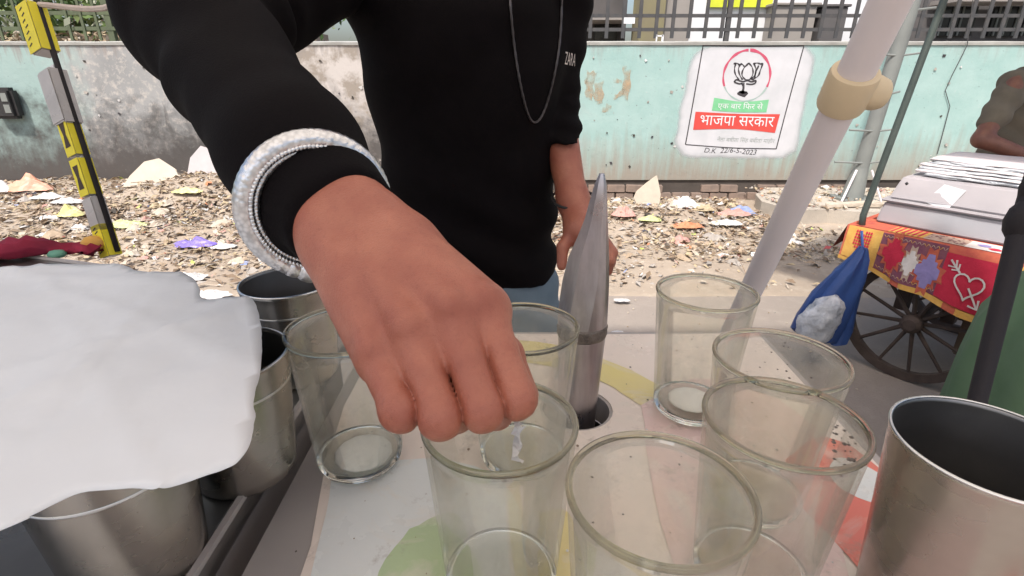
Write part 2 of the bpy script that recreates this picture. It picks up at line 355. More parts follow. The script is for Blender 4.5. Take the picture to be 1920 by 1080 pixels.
def ribbon(pts, w):
    """flat stroke in 2-D: returns quads' vertices and faces"""
    n = len(pts); v = []; f = []
    for i, p in enumerate(pts):
        a = pts[max(0, i - 1)]; b = pts[min(n - 1, i + 1)]; dx, dy = b[0] - a[0], b[1] - a[1]; L = math.hypot(dx, dy) or 1
        ww = w[i] if isinstance(w, (list, tuple)) else w
        v += [(p[0] - dy / L * ww / 2, p[1] + dx / L * ww / 2), (p[0] + dy / L * ww / 2, p[1] - dx / L * ww / 2)]
        if i: f.append((2 * i - 2, 2 * i - 1, 2 * i + 1, 2 * i))
    return v, f
def curve2(pts, n=8):
    """Catmull-Rom through 2-D or 3-D points"""
    P = [np.array(p, float) for p in pts]; P = [2 * P[0] - P[1]] + P + [2 * P[-1] - P[-2]]; out = []
    for i in range(1, len(P) - 2):
        for k in range(n):
            t = k / n
            out.append(tuple(.5 * (2 * P[i] + (P[i + 1] - P[i - 1]) * t + (2 * P[i - 1] - 5 * P[i] + 4 * P[i + 1] - P[i + 2]) * t * t + (3 * P[i] - P[i - 1] - 3 * P[i + 1] + P[i + 2]) * t ** 3)))
    out.append(tuple(P[-2])); return out

# ---- implicit surfaces for bodies and clothes
def grid(lo, hi, h):
    ax = [np.arange(lo[i], hi[i] + h, h, dtype=np.float32) for i in range(3)]
    return np.meshgrid(*ax, indexing='ij')
def cone(G, a, b, r1, r2):
    a = np.array(a, np.float32); b = np.array(b, np.float32); d = b - a; L2 = float(d @ d)
    x, y, z = G[0] - a[0], G[1] - a[1], G[2] - a[2]
    t = np.clip((x * d[0] + y * d[1] + z * d[2]) / L2, 0, 1)
    return np.sqrt((x - t * d[0]) ** 2 + (y - t * d[1]) ** 2 + (z - t * d[2]) ** 2) - (r1 + (r2 - r1) * t)
def ell(G, c, r):
    x, y, z = (G[0] - c[0]) / r[0], (G[1] - c[1]) / r[1], (G[2] - c[2]) / r[2]
    return (np.sqrt(x * x + y * y + z * z) - 1) * min(r)
def smin(a, b, k):
    h = np.clip(.5 + .5 * (b - a) / k, 0, 1); return b + (a - b) * h - k * h * (1 - h)
def nets(D, G, h):
    lo = np.array([g.flat[0] for g in G]); s = D < 0
    c = sum(s[i:s.shape[0] - 1 + i, j:s.shape[1] - 1 + j, k:s.shape[2] - 1 + k].astype(np.uint8) for i in (0, 1) for j in (0, 1) for k in (0, 1))
    act = (c > 0) & (c < 8); ii = np.argwhere(act); idx = -np.ones(act.shape, np.int64); idx[act] = np.arange(len(ii))
    acc = np.zeros((len(ii), 3)); cnt = np.zeros(len(ii))
    for a in range(8):
        for ax in range(3):
            oa = [(a >> 0) & 1, (a >> 1) & 1, (a >> 2) & 1]
            if oa[ax]: continue
            ob = list(oa); ob[ax] = 1
            va = D[ii[:, 0] + oa[0], ii[:, 1] + oa[1], ii[:, 2] + oa[2]]; vb = D[ii[:, 0] + ob[0], ii[:, 1] + ob[1], ii[:, 2] + ob[2]]
            m = (va < 0) != (vb < 0); t = np.where(m, va / np.where(va == vb, 1, va - vb), 0)
            p = ii + np.array(oa); p = p.astype(float); p[:, ax] += t; acc[m] += p[m]; cnt += m
    V = lo + acc / cnt[:, None] * h; F = []
    for ax in range(3):
        o1, o2 = [(1, 2), (2, 0), (0, 1)][ax]
        sl0 = [slice(None)] * 3; sl1 = [slice(None)] * 3; sl0[ax] = slice(0, -1); sl1[ax] = slice(1, None)
        e = np.argwhere(s[tuple(sl0)] != s[tuple(sl1)])
        e = e[(e[:, o1] > 0) & (e[:, o2] > 0) & (e[:, o1] < act.shape[o1]) & (e[:, o2] < act.shape[o2])]
        def cell(d1, d2):
            q = e.copy(); q[:, o1] -= d1; q[:, o2] -= d2; return idx[q[:, 0], q[:, 1], q[:, 2]]
        q = np.stack([cell(1, 1), cell(0, 1), cell(0, 0), cell(1, 0)], 1)
        fl = ~s[e[:, 0], e[:, 1], e[:, 2]]; q[fl] = q[fl][:, ::-1]; F.append(q[(q >= 0).all(1)])
    return V, np.concatenate(F)
def nets_obj(name, parts, m, parent, relax=1, bridge=False):
    V = []; F = []; b = 0
    for v, f in parts: V.append(v); F.append(f + b); b += len(v)
    V = np.concatenate(V); F = np.concatenate(F)
    for _ in range(relax):
        acc = np.zeros_like(V); cn = np.zeros(len(V))
        for k in range(4):
            np.add.at(acc, F[:, k], V[F[:, (k + 1) % 4]] + V[F[:, (k + 3) % 4]]); np.add.at(cn, F[:, k], 2)
        V = V * .45 + acc / cn[:, None] * .55
    if bridge:      # join the finely meshed hands and the head to the coarser trunk by a face where they overlap under the clothes
        off_ = np.cumsum([0] + [len(p[0]) for p in parts]); fo = np.cumsum([0] + [len(p[1]) for p in parts]); tr_ = V[off_[-2]:]; ex = []
        for k in range(len(parts) - 1):
            seg = V[off_[k]:off_[k + 1]]; sub = np.arange(0, len(seg), max(1, len(seg) // 3000)); dd = ((seg[sub][:, None, :] - tr_[None, ::3, :]) ** 2).sum(2); i_, j_ = np.unravel_index(dd.argmin(), dd.shape)
            a = off_[k] + sub[i_]; b = off_[-2] + 3 * j_; fa_ = F[np.where((F == a).any(1))[0][0]]; fb_ = F[np.where((F == b).any(1))[0][0]]
            ia = list(fa_).index(a); ib = list(fb_).index(b); ex.append([a, fa_[(ia + 1) % 4], b, fb_[(ib + 1) % 4]])
        F = np.concatenate([F, np.array(ex)])
    off = np.array(parent.location) if parent else 0
    me = bpy.data.meshes.new(name); me.vertices.add(len(V)); me.vertices.foreach_set('co', (V - off).astype(np.float32).ravel())
    me.loops.add(F.size); me.loops.foreach_set('vertex_index', F.ravel().astype(np.int32))
    me.polygons.add(len(F)); me.polygons.foreach_set('loop_start', np.arange(0, F.size, 4, dtype=np.int32))
    me.polygons.foreach_set('use_smooth', np.ones(len(F), bool)); me.materials.append(m); me.update(calc_edges=True); me.validate()
    return link(bpy.data.objects.new(name, me), parent)

# ================================================================== SETTING
WY = 5.8        # front face of the boundary wall
def mound(x, y):
    if y < 3.0: return 0.0
    k = min(1, max(0, (y - 3.1) / 2.5)); k = k * k * (3 - 2 * k)
    side = .20 if x < -.5 else (0 if x > .7 else .20 * (.7 - x) / 1.2); wl = 1 if x < .6 else .3 + .7 * min(1, max(0, (5.15 - y) / .4))
    b = mnoise.noise(Vector((x * .9, y * 1.3, 3.1))) * .07 + mnoise.noise(Vector((x * 3.1, y * 3.1, 7))) * .03 + mnoise.noise(Vector((x * 9, y * 9, 2))) * .012
    bump = .12 * math.exp(-((x - 1.35) ** 2 / .5 + (y - 4.75) ** 2 / .15)) + .14 * math.exp(-((x + 3.0) ** 2 / .8 + (y - 5.3) ** 2 / .2))
    return max(0.0, side * k + b * k * wl + bump)
g = MB(); g.poly([(-200, -200, 0), (200, -200, 0), (200, 200, 0), (-200, 200, 0)])
tag(g.build('ground', M['road']), None, None, kind='structure')
nx, ny = 240, 50; v = []; f = []
for j in range(ny + 1):
    for i in range(nx + 1):
        x = -11 + 22 * i / nx; y = 3.02 + 2.74 * j / ny + (.14 * mnoise.noise(Vector((x * 1.1, 0, 5))) if j == 0 else 0)
        v.append((x, y, (.004 if j else -.01) + mound(x, y)))
for j in range(ny):
    for i in range(nx): a = j * (nx + 1) + i; f.append((a, a + 1, a + nx + 2, a + nx + 1))
tag(mesh_obj('dirt_bank', v, f, M['soil'], smooth=True), None, None, kind='structure')
# raised concrete strip under the lamp post: irregular broken front edge
front = [(2.42, 5.1), (2.5, 4.86), (2.62, 4.74), (2.9, 4.78), (3.1, 4.68), (3.4, 4.7), (3.7, 4.64), (4.2, 4.7), (5.0, 4.62), (7.0, 4.7), (9, 4.66)]
back = [(9, 5.74), (2.75, 5.74), (2.5, 5.4)]
pl = front + back; b_ = MB(); n = len(pl)
b_.add([(x, y, -.02) for x, y in pl] + [(x + rnd.uniform(-.015, .015), y + rnd.uniform(-.01, .03), .135 + .02 * mnoise.noise(Vector((x * 2, y * 2, 1)))) for x, y in pl],
       [(i, (i + 1) % n, n + (i + 1) % n, n + i) for i in range(n)] + [tuple(range(n, 2 * n))])
tag(b_.build('raised_pavement', M['slab']), None, None, kind='structure')

# ---- boundary wall
wall = thing('boundary_wall', 'pale teal plastered wall with peeling grey patches running behind the rubbish', 'wall', (0, WY, 0))
b_ = MB(); b_.box((0, WY + .12, .875), (22, .24, 1.33)); b_.build('plaster_face', M['wall'], wall)
b_ = MB(); b_.box((0, WY + .10, .0), (22, .16, .44)); b_.build('footing', M['joint'], wall)
n = 110; pts = []
b_ = MB()
rings = []
for i in range(n + 1):
    x = -11 + 22 * i / n; d = .006 * mnoise.noise(Vector((x * 3, 0, 0)))
    rings.append([(x, WY - .012 + d, 1.5415), (x, WY - .016 + d, 1.567 + d), (x, WY + .12, 1.583 + d), (x, WY + .255, 1.565), (x, WY + .25, 1.5415)])
b_.loft(rings); b_.build('coping', M['coping'], wall)
brick_me = None
for row in range(3):
    for i in range(26):
        x = -.1 + i * .205 + (.10 if row % 2 else 0); z = -.05 + row * .085
        if row == 2 and mnoise.noise(Vector((x * 1.4, 4, 0))) > .1: continue
        yy = WY - .012 - .02 * rnd.random()
        if brick_me is None:
            q = MB(); q.box((0, 0, 0), (.19, .09, .072), jit=.004); o = q.build('brick', M['brick'], bevel=.005); brick_me = o.data; o.parent = wall
        else: o = link(bpy.data.objects.new('brick', brick_me), wall)
        o.location = (x, yy - WY + .03, z); o.rotation_euler = (rnd.uniform(-.04, .04), rnd.uniform(-.03, .03), rnd.uniform(-.05, .05))
# peeling paint flakes and scratches on the plaster
for i in range(70):
    x = rnd.choice([rnd.uniform(-4.6, -3.2), rnd.uniform(-2.3, -1.2), rnd.uniform(.7, 1.75), rnd.uniform(3, 4.6)]); z = rnd.uniform(.35, 1.45); L = rnd.uniform(.008, .032); a = rnd.uniform(0, 6.3)
    q = MB(); pts = [Vector((x + L * math.cos(a + t) * rnd.uniform(.3, 1), WY - .004 - .008 * rnd.random(), z + .6 * L * math.sin(a + t))) for t in (0, 1.4, 2.9, 4.4)]
    q.poly(pts + [])
    q.add([p + Vector((0, .004, 0)) for p in pts], [(3, 2, 1, 0)])
    q.build('paint_flake', rnd.choice([LIT[1], LIT[6], LIT[5], M['ink'], M['coping']]), wall)

# ---- painted mural.  Art is drawn on a sheet 1125 x 1080 units and mapped to its slightly slanted quadrilateral on the wall
mural = thing('wall_mural', 'white painted wall panel with a lotus emblem in a ring above green and red banners', 'mural', (2.36, WY, 1.05))
TL, TR, BR, BL = (1.8916, 1.5396), (2.8902, 1.5396), (2.8007, .5448), (1.8348, .5779)
def art(x, y, lift=1):
    t = (y - 62) / 868; l = 215 - 150 * t; r = 1055 - 235 * t; s_ = (x - l) / (r - l)
    X = (TL[0] * (1 - s_) + TR[0] * s_) * (1 - t) + (BL[0] * (1 - s_) + BR[0] * s_) * t
    Z = (TL[1] * (1 - s_) + TR[1] * s_) * (1 - t) + (BL[1] * (1 - s_) + BR[1] * s_) * t
    return (X, WY - .003 - .0016 * lift, Z)
def art_part(name, polys, m, lift):
    q = MB()
    for v_, f_ in polys: q.add([art(x, y, lift) for x, y in v_], f_)
    return q.build(name, m, mural)
edge = []
for i in range(80):
    a = 2 * math.pi * i / 80; ca, sa = math.cos(a), math.sin(a); k = 1 / max(abs(ca), abs(sa)); k = min(k, 1.28)
    wob = 1 + .03 * mnoise.noise(Vector((ca * 3, sa * 3, 1))) + .012 * mnoise.noise(Vector((ca * 14, sa * 14, 1)))
    cx = 560 - 95 * (sa * k); edge.append((cx + 505 * ca * k * wob, 505 + (435 if sa < 0 else 520) * sa * k * min(wob, 1.0 if sa < 0 else 1.1)))
vv = []; cv = []
for sc_, c_ in ((0, 1), (.8, 1), (.90, 1.0), (.968, .85), (1.05, -.1)):
    for x, y in edge: vv.append(art(545 + (x - 545) * sc_, max(505 + (y - 505) * sc_, 63), 0)); cv.append(c_)
cover(mesh_obj('white_ground', vv, [(j * 80 + i, j * 80 + (i + 1) % 80, (j + 1) * 80 + (i + 1) % 80, (j + 1) * 80 + i) for j in range(4) for i in range(80)], M['limewash'], mural), cv)
fr = [curve2([(215, 64), (140, 500), (65, 925)], 6), curve2([(65, 925), (450, 940), (820, 935)], 6), curve2([(820, 935), (940, 480), (1055, 66)], 6), curve2([(215, 64), (640, 70), (1055, 66)], 6)]
art_part('black_border', [ribbon(c, 9) for c in fr], M['ink'], 1)
def arc(a0, a1, w0=13, w1=13, n=40):
    P_, W_ = [], []
    for i in range(n + 1):
        a = R(a0 + (a1 - a0) * i / n); x, y = 195 * math.cos(a), 212 * math.sin(a)
        P_.append((580 + x - .10 * y, 312 + y)); W_.append(1.15 * (w0 + (w1 - w0) * i / n + 4 * math.sin(i * .5)))
    return ribbon(P_, W_)
art_part('ring_upper', [arc(155, 268, 12, 17), arc(272, 385, 22, 12)], M['crimson'], 1)
art_part('ring_lower', [arc(26, 154, 9, 9)], M['greygreen'], 1)
pet = [[(490, 210), (478, 250), (486, 300), (515, 345)], [(470, 212), (500, 208), (520, 225)], [(530, 212), (512, 250), (520, 300), (545, 345)], [(528, 210), (550, 222), (558, 235)],
       [(597, 205), (555, 250), (540, 300), (560, 335), (585, 345)], [(597, 205), (625, 240), (632, 290), (612, 335), (585, 345)], [(640, 210), (655, 250), (650, 300), (615, 342)], [(632, 212), (665, 205), (690, 212)],
       [(715, 206), (695, 260), (675, 310), (625, 345)], [(690, 215), (715, 206)], [(680, 225), (655, 280), (645, 330)]]
stem = [[(475, 365), (495, 345), (545, 360), (585, 350), (620, 360), (655, 350), (652, 372)], [(475, 365), (515, 378), (545, 376)], [(652, 372), (620, 382), (575, 378)]]
lw = [ribbon(curve2(p, 6), [11 + 4 * math.sin(i * .8) for i in range(6 * (len(p) - 1) + 1)]) for p in pet] + [ribbon(curve2(p, 6), 14) for p in stem]
lw.append(ribbon(curve2([(548, 372), (553, 410), (545, 455)], 6), [30, 27, 24, 22, 20, 18, 18, 18, 18, 20, 24, 30, 36]))
lw.append(ribbon([(500, 462), (520, 458), (560, 470), (590, 455)], [10, 40, 44, 12])); lw.append(ribbon([(515, 445), (545, 450), (585, 448)], [8, 30, 10]))
art_part('lotus_emblem', lw, M['ink'], 1)
def band(top, bot): 
    t_, b2 = curve2(top, 6), curve2(bot, 6); n_ = len(t_); return (t_ + b2, [(i, i + 1, n_ + i + 1, n_ + i) for i in range(n_ - 1)])
art_part('green_banner', [band([(308, 500), (540, 530), (765, 508)], [(288, 612), (520, 622), (742, 616)])], M['green_paint'], 1.5)
art_part('red_banner', [band([(152, 625), (500, 636), (856, 630)], [(130, 788), (480, 770), (812, 794)])], M['red_paint'], 1.5)
DEVA = [("एक बार फिर से".replace('फि', 'िफ'), (338, 533), (712, 604), 2.5, M['white_paint'], 'green_banner_lettering'),
        ("भाजपा सरकार", (190, 655), (806, 742), 2.5, M['white_paint'], 'red_banner_lettering'),
        ("नेता बबीता सिंह बबीता माहौर", (330, 838), (810, 892), 1, M['faint_ink'], 'faded_small_lettering')]
for body, a, c, lift, m_, nm in DEVA:
    body = body.replace('सिं', 'िसं')
    v_, f_ = text_shape(body, lambda u, w: art(a[0] + (c[0] - a[0]) * u + 12 * (w - .5), c[1] + (a[1] - c[1]) * w, lift)); mesh_obj(nm, v_, f_, m_, mural)
v_, f_ = text_shape('D.K  22/6-5-2023', lambda u, w: art(218 + 440 * u, 990 - 46 * w + 6 * math.sin(u * 9), 1), .35); mesh_obj('date_lettering', v_, f_, M['ink'], mural)
# ---- faded graffiti strokes left of the mural
gr = thing('faded_graffiti', 'faded rust coloured brush letters on the teal wall beside the man', 'graffiti', (.95, WY, 1.15))
for P_, w_ in [([(.73, 1.25), (.80, 1.245), (.86, 1.24)], .08), ([(.78, 1.25), (.79, 1.12), (.785, 1.02)], .06), ([(.87, 1.25), (.885, 1.1), (.89, .98)], .07), ([(1.02, 1.22), (1.12, 1.2)], .03), ([(1.15, 1.37), (1.165, 1.2), (1.155, 1.0)], .055), ([(1.03, 1.05), (1.10, 1.08), (1.14, 1.14)], .03), ([(.93, .96), (1.03, .94)], .06)]:
    w_ *= 1.35; c_ = curve2(P_, 5); v_, f_ = ribbon(c_, [w_ * (1 + .25 * math.sin(i * 1.3)) for i in range(len(c_))])
    cover(mesh_obj('brush_stroke', [(x, WY - .005, z) for x, z in v_], f_, M['rust_paint'], gr), [.62 if 2 < i < len(v_) - 3 else .35 for i in range(len(v_))])

# ---- railings on the wall
rail = thing('iron_railing', 'dark grey iron railing standing on the teal wall right of the man', 'railing', (3, WY + .12, 1.58))
for z in (1.69, 1.815, 2.75):
    q = MB(); q.box((4.6, 5.95, z), (8.4, .018, .032)); q.build('cross_rail', M['iron'], rail)
bar = None
for i in range(52):
    x = .62 + i * .165
    if bar is None:
        q = MB(); q.box((x, 5.937, 2.26), (.034, .016, 1.30)); bar = q.build('bar', M['iron'], rail); x0 = x
    else:
        o = link(bpy.data.objects.new('bar', bar.data), rail); o.location = (x - x0, 0, 0)
for x in (2.17, 3.56, 3.60, 5.4, 7.2):
    q = MB(); q.box((x, 5.965, 2.17), (.045, .04, 1.2)); q.build('post', M['iron'], rail)
q = MB(); q.box((1.48, 5.9, 1.63), (.07, .012, .012)); q.box((1.45, 5.9, 1.61), (.012, .012, .06)); q.box((1.51, 5.9, 1.61), (.02, .012, .06)); tag(q.build('wall_bracket', M['white_paint']), 'small white metal bracket on top of the wall below the railing', 'bracket')
q = MB(); q.box((1.17, 5.93, 1.77), (.11, .006, .055)); tag(q.build('railing_plate', M['facade_white']), 'small pale plate wired to the railing close to the man', 'plate')
fence = thing('green_fence', 'green iron fence with plants growing through it on the left of the wall', 'fence', (-5, WY + .12, 1.58))
for z in (1.70, 1.84, 2.6):
    q = MB(); q.box((-5.6, 5.96, z), (7.0, .02, .035)); q.build('cross_rail', M['green_iron'], fence)
bar = None
for i in range(40):
    x = -8.9 + i * .165 - .02 * (i % 3)
    if bar is None:
        q = MB(); q.box((x, 5.945, 2.15), (.026, .014, 1.12)); bar = q.build('bar', M['green_iron'], fence); x0 = x
    else: o = link(bpy.data.objects.new('bar', bar.data), fence); o.location = (x - x0, 0, 0)
for x in (-7.4, -5.3, -4.05, -2.6):
    q = MB(); q.box((x, 5.98, 2.1), (.06, .05, 1.05)); q.build('post', M['green_iron'], fence)
def leaves(q, c, r, n, s0, s1):
    for _ in range(n):
        p = Vector(c) + Vector((rnd.gauss(0, r[0]), rnd.gauss(0, r[1]), rnd.gauss(0, r[2]))); s_ = rnd.uniform(s0, s1)
        a = Vector((rnd.gauss(0, 1), rnd.gauss(0, 1), rnd.gauss(0, 1))).normalized(); b2 = a.orthogonal().normalized(); q.cur = rnd.choice([0, 0, 1, 1, 2, 4])
        q.add([p - a * s_, p + b2 * s_ * .45, p + a * s_, p - b2 * s_ * .45], [(0, 1, 2, 3)])
for k, (x, lab) in enumerate([(-6.4, 'leafy green shrub behind the fence at the left edge'), (-5.15, 'sparse pale leaved shrub behind the fence by the yellow packet'), (-4.1, 'bushy green shrub behind the fence beside the black sleeve'), (-2.9, 'green shrub behind the fence hidden by the arm')]):
    t = thing('shrub', lab, 'shrub', (x, 6.6, 1.2), 'shrubs behind the left fence'); q = MB()
    leaves(q, (x, 6.65, 1.95), (.38, .22, .22), 900, .03, .07); q.build('foliage', LEAF, t)
    q = MB()
    for _ in range(9): q.tube([(x + rnd.uniform(-.1, .1), 6.65, 0), (x + rnd.uniform(-.2, .2), 6.65, 1.2), (x + rnd.uniform(-.5, .5), 6.6 + rnd.uniform(-.15, .2), 2.1)], [.02, .014, .005], 5)
    q.build('stem', M['wood2'], t)
b_ = MB(); b_.box((-6.2, 7.6, 1.0), (7.5, .5, 1.5)); tag(b_.build('earth_bank', M['soil']), None, None, kind='structure')
q = MB()
for _ in range(1500):
    x = rnd.uniform(-7.5, -2.5); p = Vector((x, rnd.uniform(6.05, 6.4), 1.56 + abs(rnd.gauss(0, .06)))); a = Vector((rnd.gauss(0, 1), rnd.gauss(0, 1), rnd.gauss(0, .5))).normalized(); b2 = a.orthogonal().normalized(); s_ = rnd.uniform(.02, .06); q.cur = rnd.choice([0, 1, 2, 3])
    q.add([p - a * s_, p + b2 * s_ * .35, p + a * s_, p - b2 * s_ * .35], [(0, 1, 2, 3)])
tag(q.build('dry_leaves', [LIT[2], LIT[3], LIT[0], LIT[4]]), 'dry brown leaves heaped behind the wall top under the fence', 'leaves', kind='stuff')
b_ = MB(); b_.box((-6.2, 6.25, .78), (8, .45, 1.5)); tag(b_.build('planting_bed', M['soil']), None, None, kind='structure')
t = thing('pink_signboard', 'small pink and white boards behind the green fence', 'signboard', (-5.2, 7.2, 1.8))
for x in (-5.62, -5.28, -4.98):
    q = MB(); q.box((x, 7.2, 2.06), (.24, .02, .14)); q.build('board', M['pinksign'], t)
    q = MB(); q.tube([(x, 7.23, 0), (x, 7.23, 2.1)], .015, 6); q.build('stake', M['wood2'], t)

# ---- buildings behind the wall
bl = thing('white_building', 'white building behind the railing with a bright yellow sign', 'building', (3.4, 8, 0))
q = MB(); q.box((3.85, 8.6, 3), (2.9, 1.2, 6)); q.build('wall', M['facade_white'], bl)
q = MB(); q.box((3.03, 7.97, 2.32), (.83, .04, .46)); q.build('sign_panel', M['sign_yellow'], bl)
for z in (3.2, 4.7):
    for x in (3.0, 4.0, 4.8):
        q = MB(); q.box((x, 7.995, z), (.5, .05, .8)); fo = q.build('window', M['facade_grey'], bl)
        q = MB(); q.box((x, 7.965, z), (.42, .02, .72)); q.build('pane', M['window'], fo)
bl = thing('grey_column_house', 'grey concrete house with an olive pillar behind the railing', 'building', (1.9, 8, 0))
q = MB(); q.box((2.2, 8.45, 3), (.36, 1.0, 6)); q.build('column', M['facade_grey'], bl)
q = MB(); q.box((1.85, 8.1, 3), (.32, .5, 6)); q.build('olive_pillar', M['olive_paint'], bl)
q = MB(); q.box((.55, 9.0, 3), (2.3, .3, 6)); q.build('wall', M['facade_dark'], bl)  # dark colour painted in for the shed's unlit interior
q = MB(); q.box((.8, 8.6, 1.98), (1.7, .9, .05)); q.build('awning', M['facade_grey'], bl)
for x in (.95, 1.4):
    q = MB(); q.box((x, 8.835, 1.78), (.34, .03, .3)); q.build('window', M['window'], bl)
q = MB(); q.box((3.66, 7.85, 1.8), (.52, .3, .58)); q.box((3.66, 7.85, 2.1), (.6, .36, .03)); tag(q.build('meter_cabinet', M['facade_grey'], bevel=.006), 'grey metal cabinet behind the railing in front of the white building', 'cabinet')
q = MB(); q.box((4.15, 7.8, 1.75), (.3, .28, .62)); q.box((4.15, 7.8, 2.08), (.36, .32, .03)); tag(q.build('meter_cabinet', M['facade_dark'], bevel=.006), 'smaller dark cabinet behind the railing left of the lamp post', 'cabinet')
bl = thing('dark_building', 'dark building with barred windows behind the wall at the right', 'building', (7, 8, 0))
q = MB(); q.box((7.6, 8.7, 3), (4.4, 1.2, 6)); q.build('wall', M['facade_dark'], bl)
for x in (6.0, 6.75, 7.5, 8.3):
    q = MB(); q.box((x, 8.06, 1.93), (.52, .04, .36)); fo = q.build('window', M['window'], bl)
    q = MB()
    for k in range(4): q.box((x - .2 + .13 * k, 8.03, 1.93), (.018, .018, .36))
    q.build('grille', M['galv'], fo)
q = MB(); q.box((7.2, 7.8, 2.14), (3.2, .5, .05)); q.build('ledge', M['facade_grey'], bl)

# ---- lamp post on its base
lp = thing('lamp_post', 'grey steel lamp post with flared foot and climbing rungs in front of the wall', 'lamp post', (3.355, 5.2, .14))
def post_at(z): return Vector((3.345 + .066 * (z - .14), 5.2, z))
q = MB(); q.tube([post_at(z) for z in (.1, .4, 1.9, 5.2)], [.064, .066, .066, .05], 16); smooth_by_angle(q.build('shaft', M['galv'], lp))
q = MB(); q.tube([post_at(z) for z in (.13, .16, .30, .44)], [.105, .10, .085, .068], 16); smooth_by_angle(q.build('flared_foot', M['galv'], lp))
q = MB(); q.box((3.36, 5.2, .142), (.34, .32, .02)); q.build('base_plate', M['galv'], lp)
for sx in (-.15, .11):
    q = MB(); q.tube([(3.36 + sx * 1.45, 5.02, .15), (3.36 + sx * .55, 5.12, .43)], .011, 6); q.build('stay', M['pvc'], lp)
for z, l, r_ in ((1.441, .17, .19), (1.12, .03, .12), (.794, .24, .21), (.50, .29, .20), (1.80, .15, .2), (2.2, .18, .18)):
    q = MB(); p = post_at(z); q.tube([p + Vector((-l, -.03, 0)), p + Vector((-.02, -.05, -.01)), p + Vector((.02, -.05, -.01)), p + Vector((r_, -.03, .01))], .009, 6); q.build('rung', M['galv'], lp)
q = MB(); q.tube([post_at(5.2), post_at(5.5) + Vector((-.3, -.3, 0)), post_at(5.6) + Vector((-.8, -.8, 0))], .03, 8); q.box(post_at(5.6) + Vector((-1, -1, 0)), (.4, .2, .1)); q.build('lamp_head', M['galv'], lp)
for k, (x, y, a, L) in enumerate([(3.15, 4.86, .1, .5), (3.5, 4.82, -.15, .62), (3.95, 5.0, .3, .35)]):
    q = MB(); q.box((x, y, .163), (L, .05, .03), (Vector((math.cos(a), math.sin(a), .03)), Vector((-math.sin(a), math.cos(a), 0)), Vector((0, 0, 1))), jit=.006)
    tag(q.build('wood_batten', LIT[0]), ['pale wooden batten lying left of the lamp post foot', 'longest pale batten lying in front of the lamp post foot', 'short pale batten lying right of the lamp post'][k], 'batten', 'battens round the lamp post')
q = MB(); q.tube([(4.4028, 5.76, 1.95), (4.4786, 5.76, 1.5375), (4.4312, 5.78, 1.27), (4.41, 5.785, 1.12), (4.5043, 5.785, .9662), (4.51, 5.785, .78), (4.5136, 5.785, .6492), (4.5185, 5.785, .4854)], .004, 5)
tag(q.build('hanging_wire', M['iron']), 'thin wire hanging down the teal wall right of the lamp post', 'wire')

# ---- rubbish: thousands of scraps nobody could count, then the pieces one can point at
def scrap(q, p, s, tilt, asp=1.0, nseg=2, rough_=.35):
    a = rnd.uniform(0, 6.283); ux = Vector((math.cos(a), math.sin(a), rnd.gauss(0, tilt))).normalized(); uy = Vector((-math.sin(a), math.cos(a), rnd.gauss(0, tilt))).normalized(); uz = ux.cross(uy)
    v_ = []; b2 = rnd.gauss(0, rough_)
    for j in range(nseg + 1):
        for i in range(nseg + 1):
            x, y = i / nseg - .5, j / nseg - .5
            v_.append(p + ux * (s * x * (1 + rnd.uniform(-.3, .3))) + uy * (s * asp * y * (1 + rnd.uniform(-.3, .3))) + uz * (s * (b2 * (x * x * 2 - .2) + rnd.gauss(0, .07))))
    n_ = nseg + 1; q.add(v_, [(j * n_ + i, j * n_ + i + 1, (j + 1) * n_ + i + 1, (j + 1) * n_ + i) for j in range(nseg) for i in range(nseg)])
def bank_pt():
    while True:
        x = rnd.uniform(-6.6, 2.6) if rnd.random() < .9 else rnd.uniform(2.6, 6); y = 3.15 + 2.6 * rnd.random() ** .8
        if x > 2.4 and y > 4.6: continue
        if x > .9 and y < 3.7 and rnd.random() < .75: continue
        if y < 3.5 and rnd.random() < .5: continue
        return x, y
wts = [20, 9, 16, 13, 13, 10, 2.5, 3.5, .9, 1.0, .8, .5]
q = MB()
for _ in range(15000):
    x, y = bank_pt()
    if mnoise.noise(Vector((x * 1.7, y * 1.9, 11))) < rnd.uniform(-.55, .25): continue
    s_ = min(.10, .012 + abs(rnd.gauss(0, .024))); q.cur = rnd.choices(range(12), wts)[0]; scrap(q, Vector((x, y, mound(x, y) + .010 + rnd.random() * .025)), s_, .38, rnd.uniform(.3, 1))
for _ in range(900):
    x, y = rnd.uniform(2.5, 5.2), rnd.uniform(4.76, 5.7); q.cur = rnd.choices(range(12), wts)[0]; scrap(q, Vector((x, y, .152 + .02 * mnoise.noise(Vector((x * 2, y * 2, 1))))), min(.1, .014 + abs(rnd.gauss(0, .026))), .3, rnd.uniform(.15, .8))
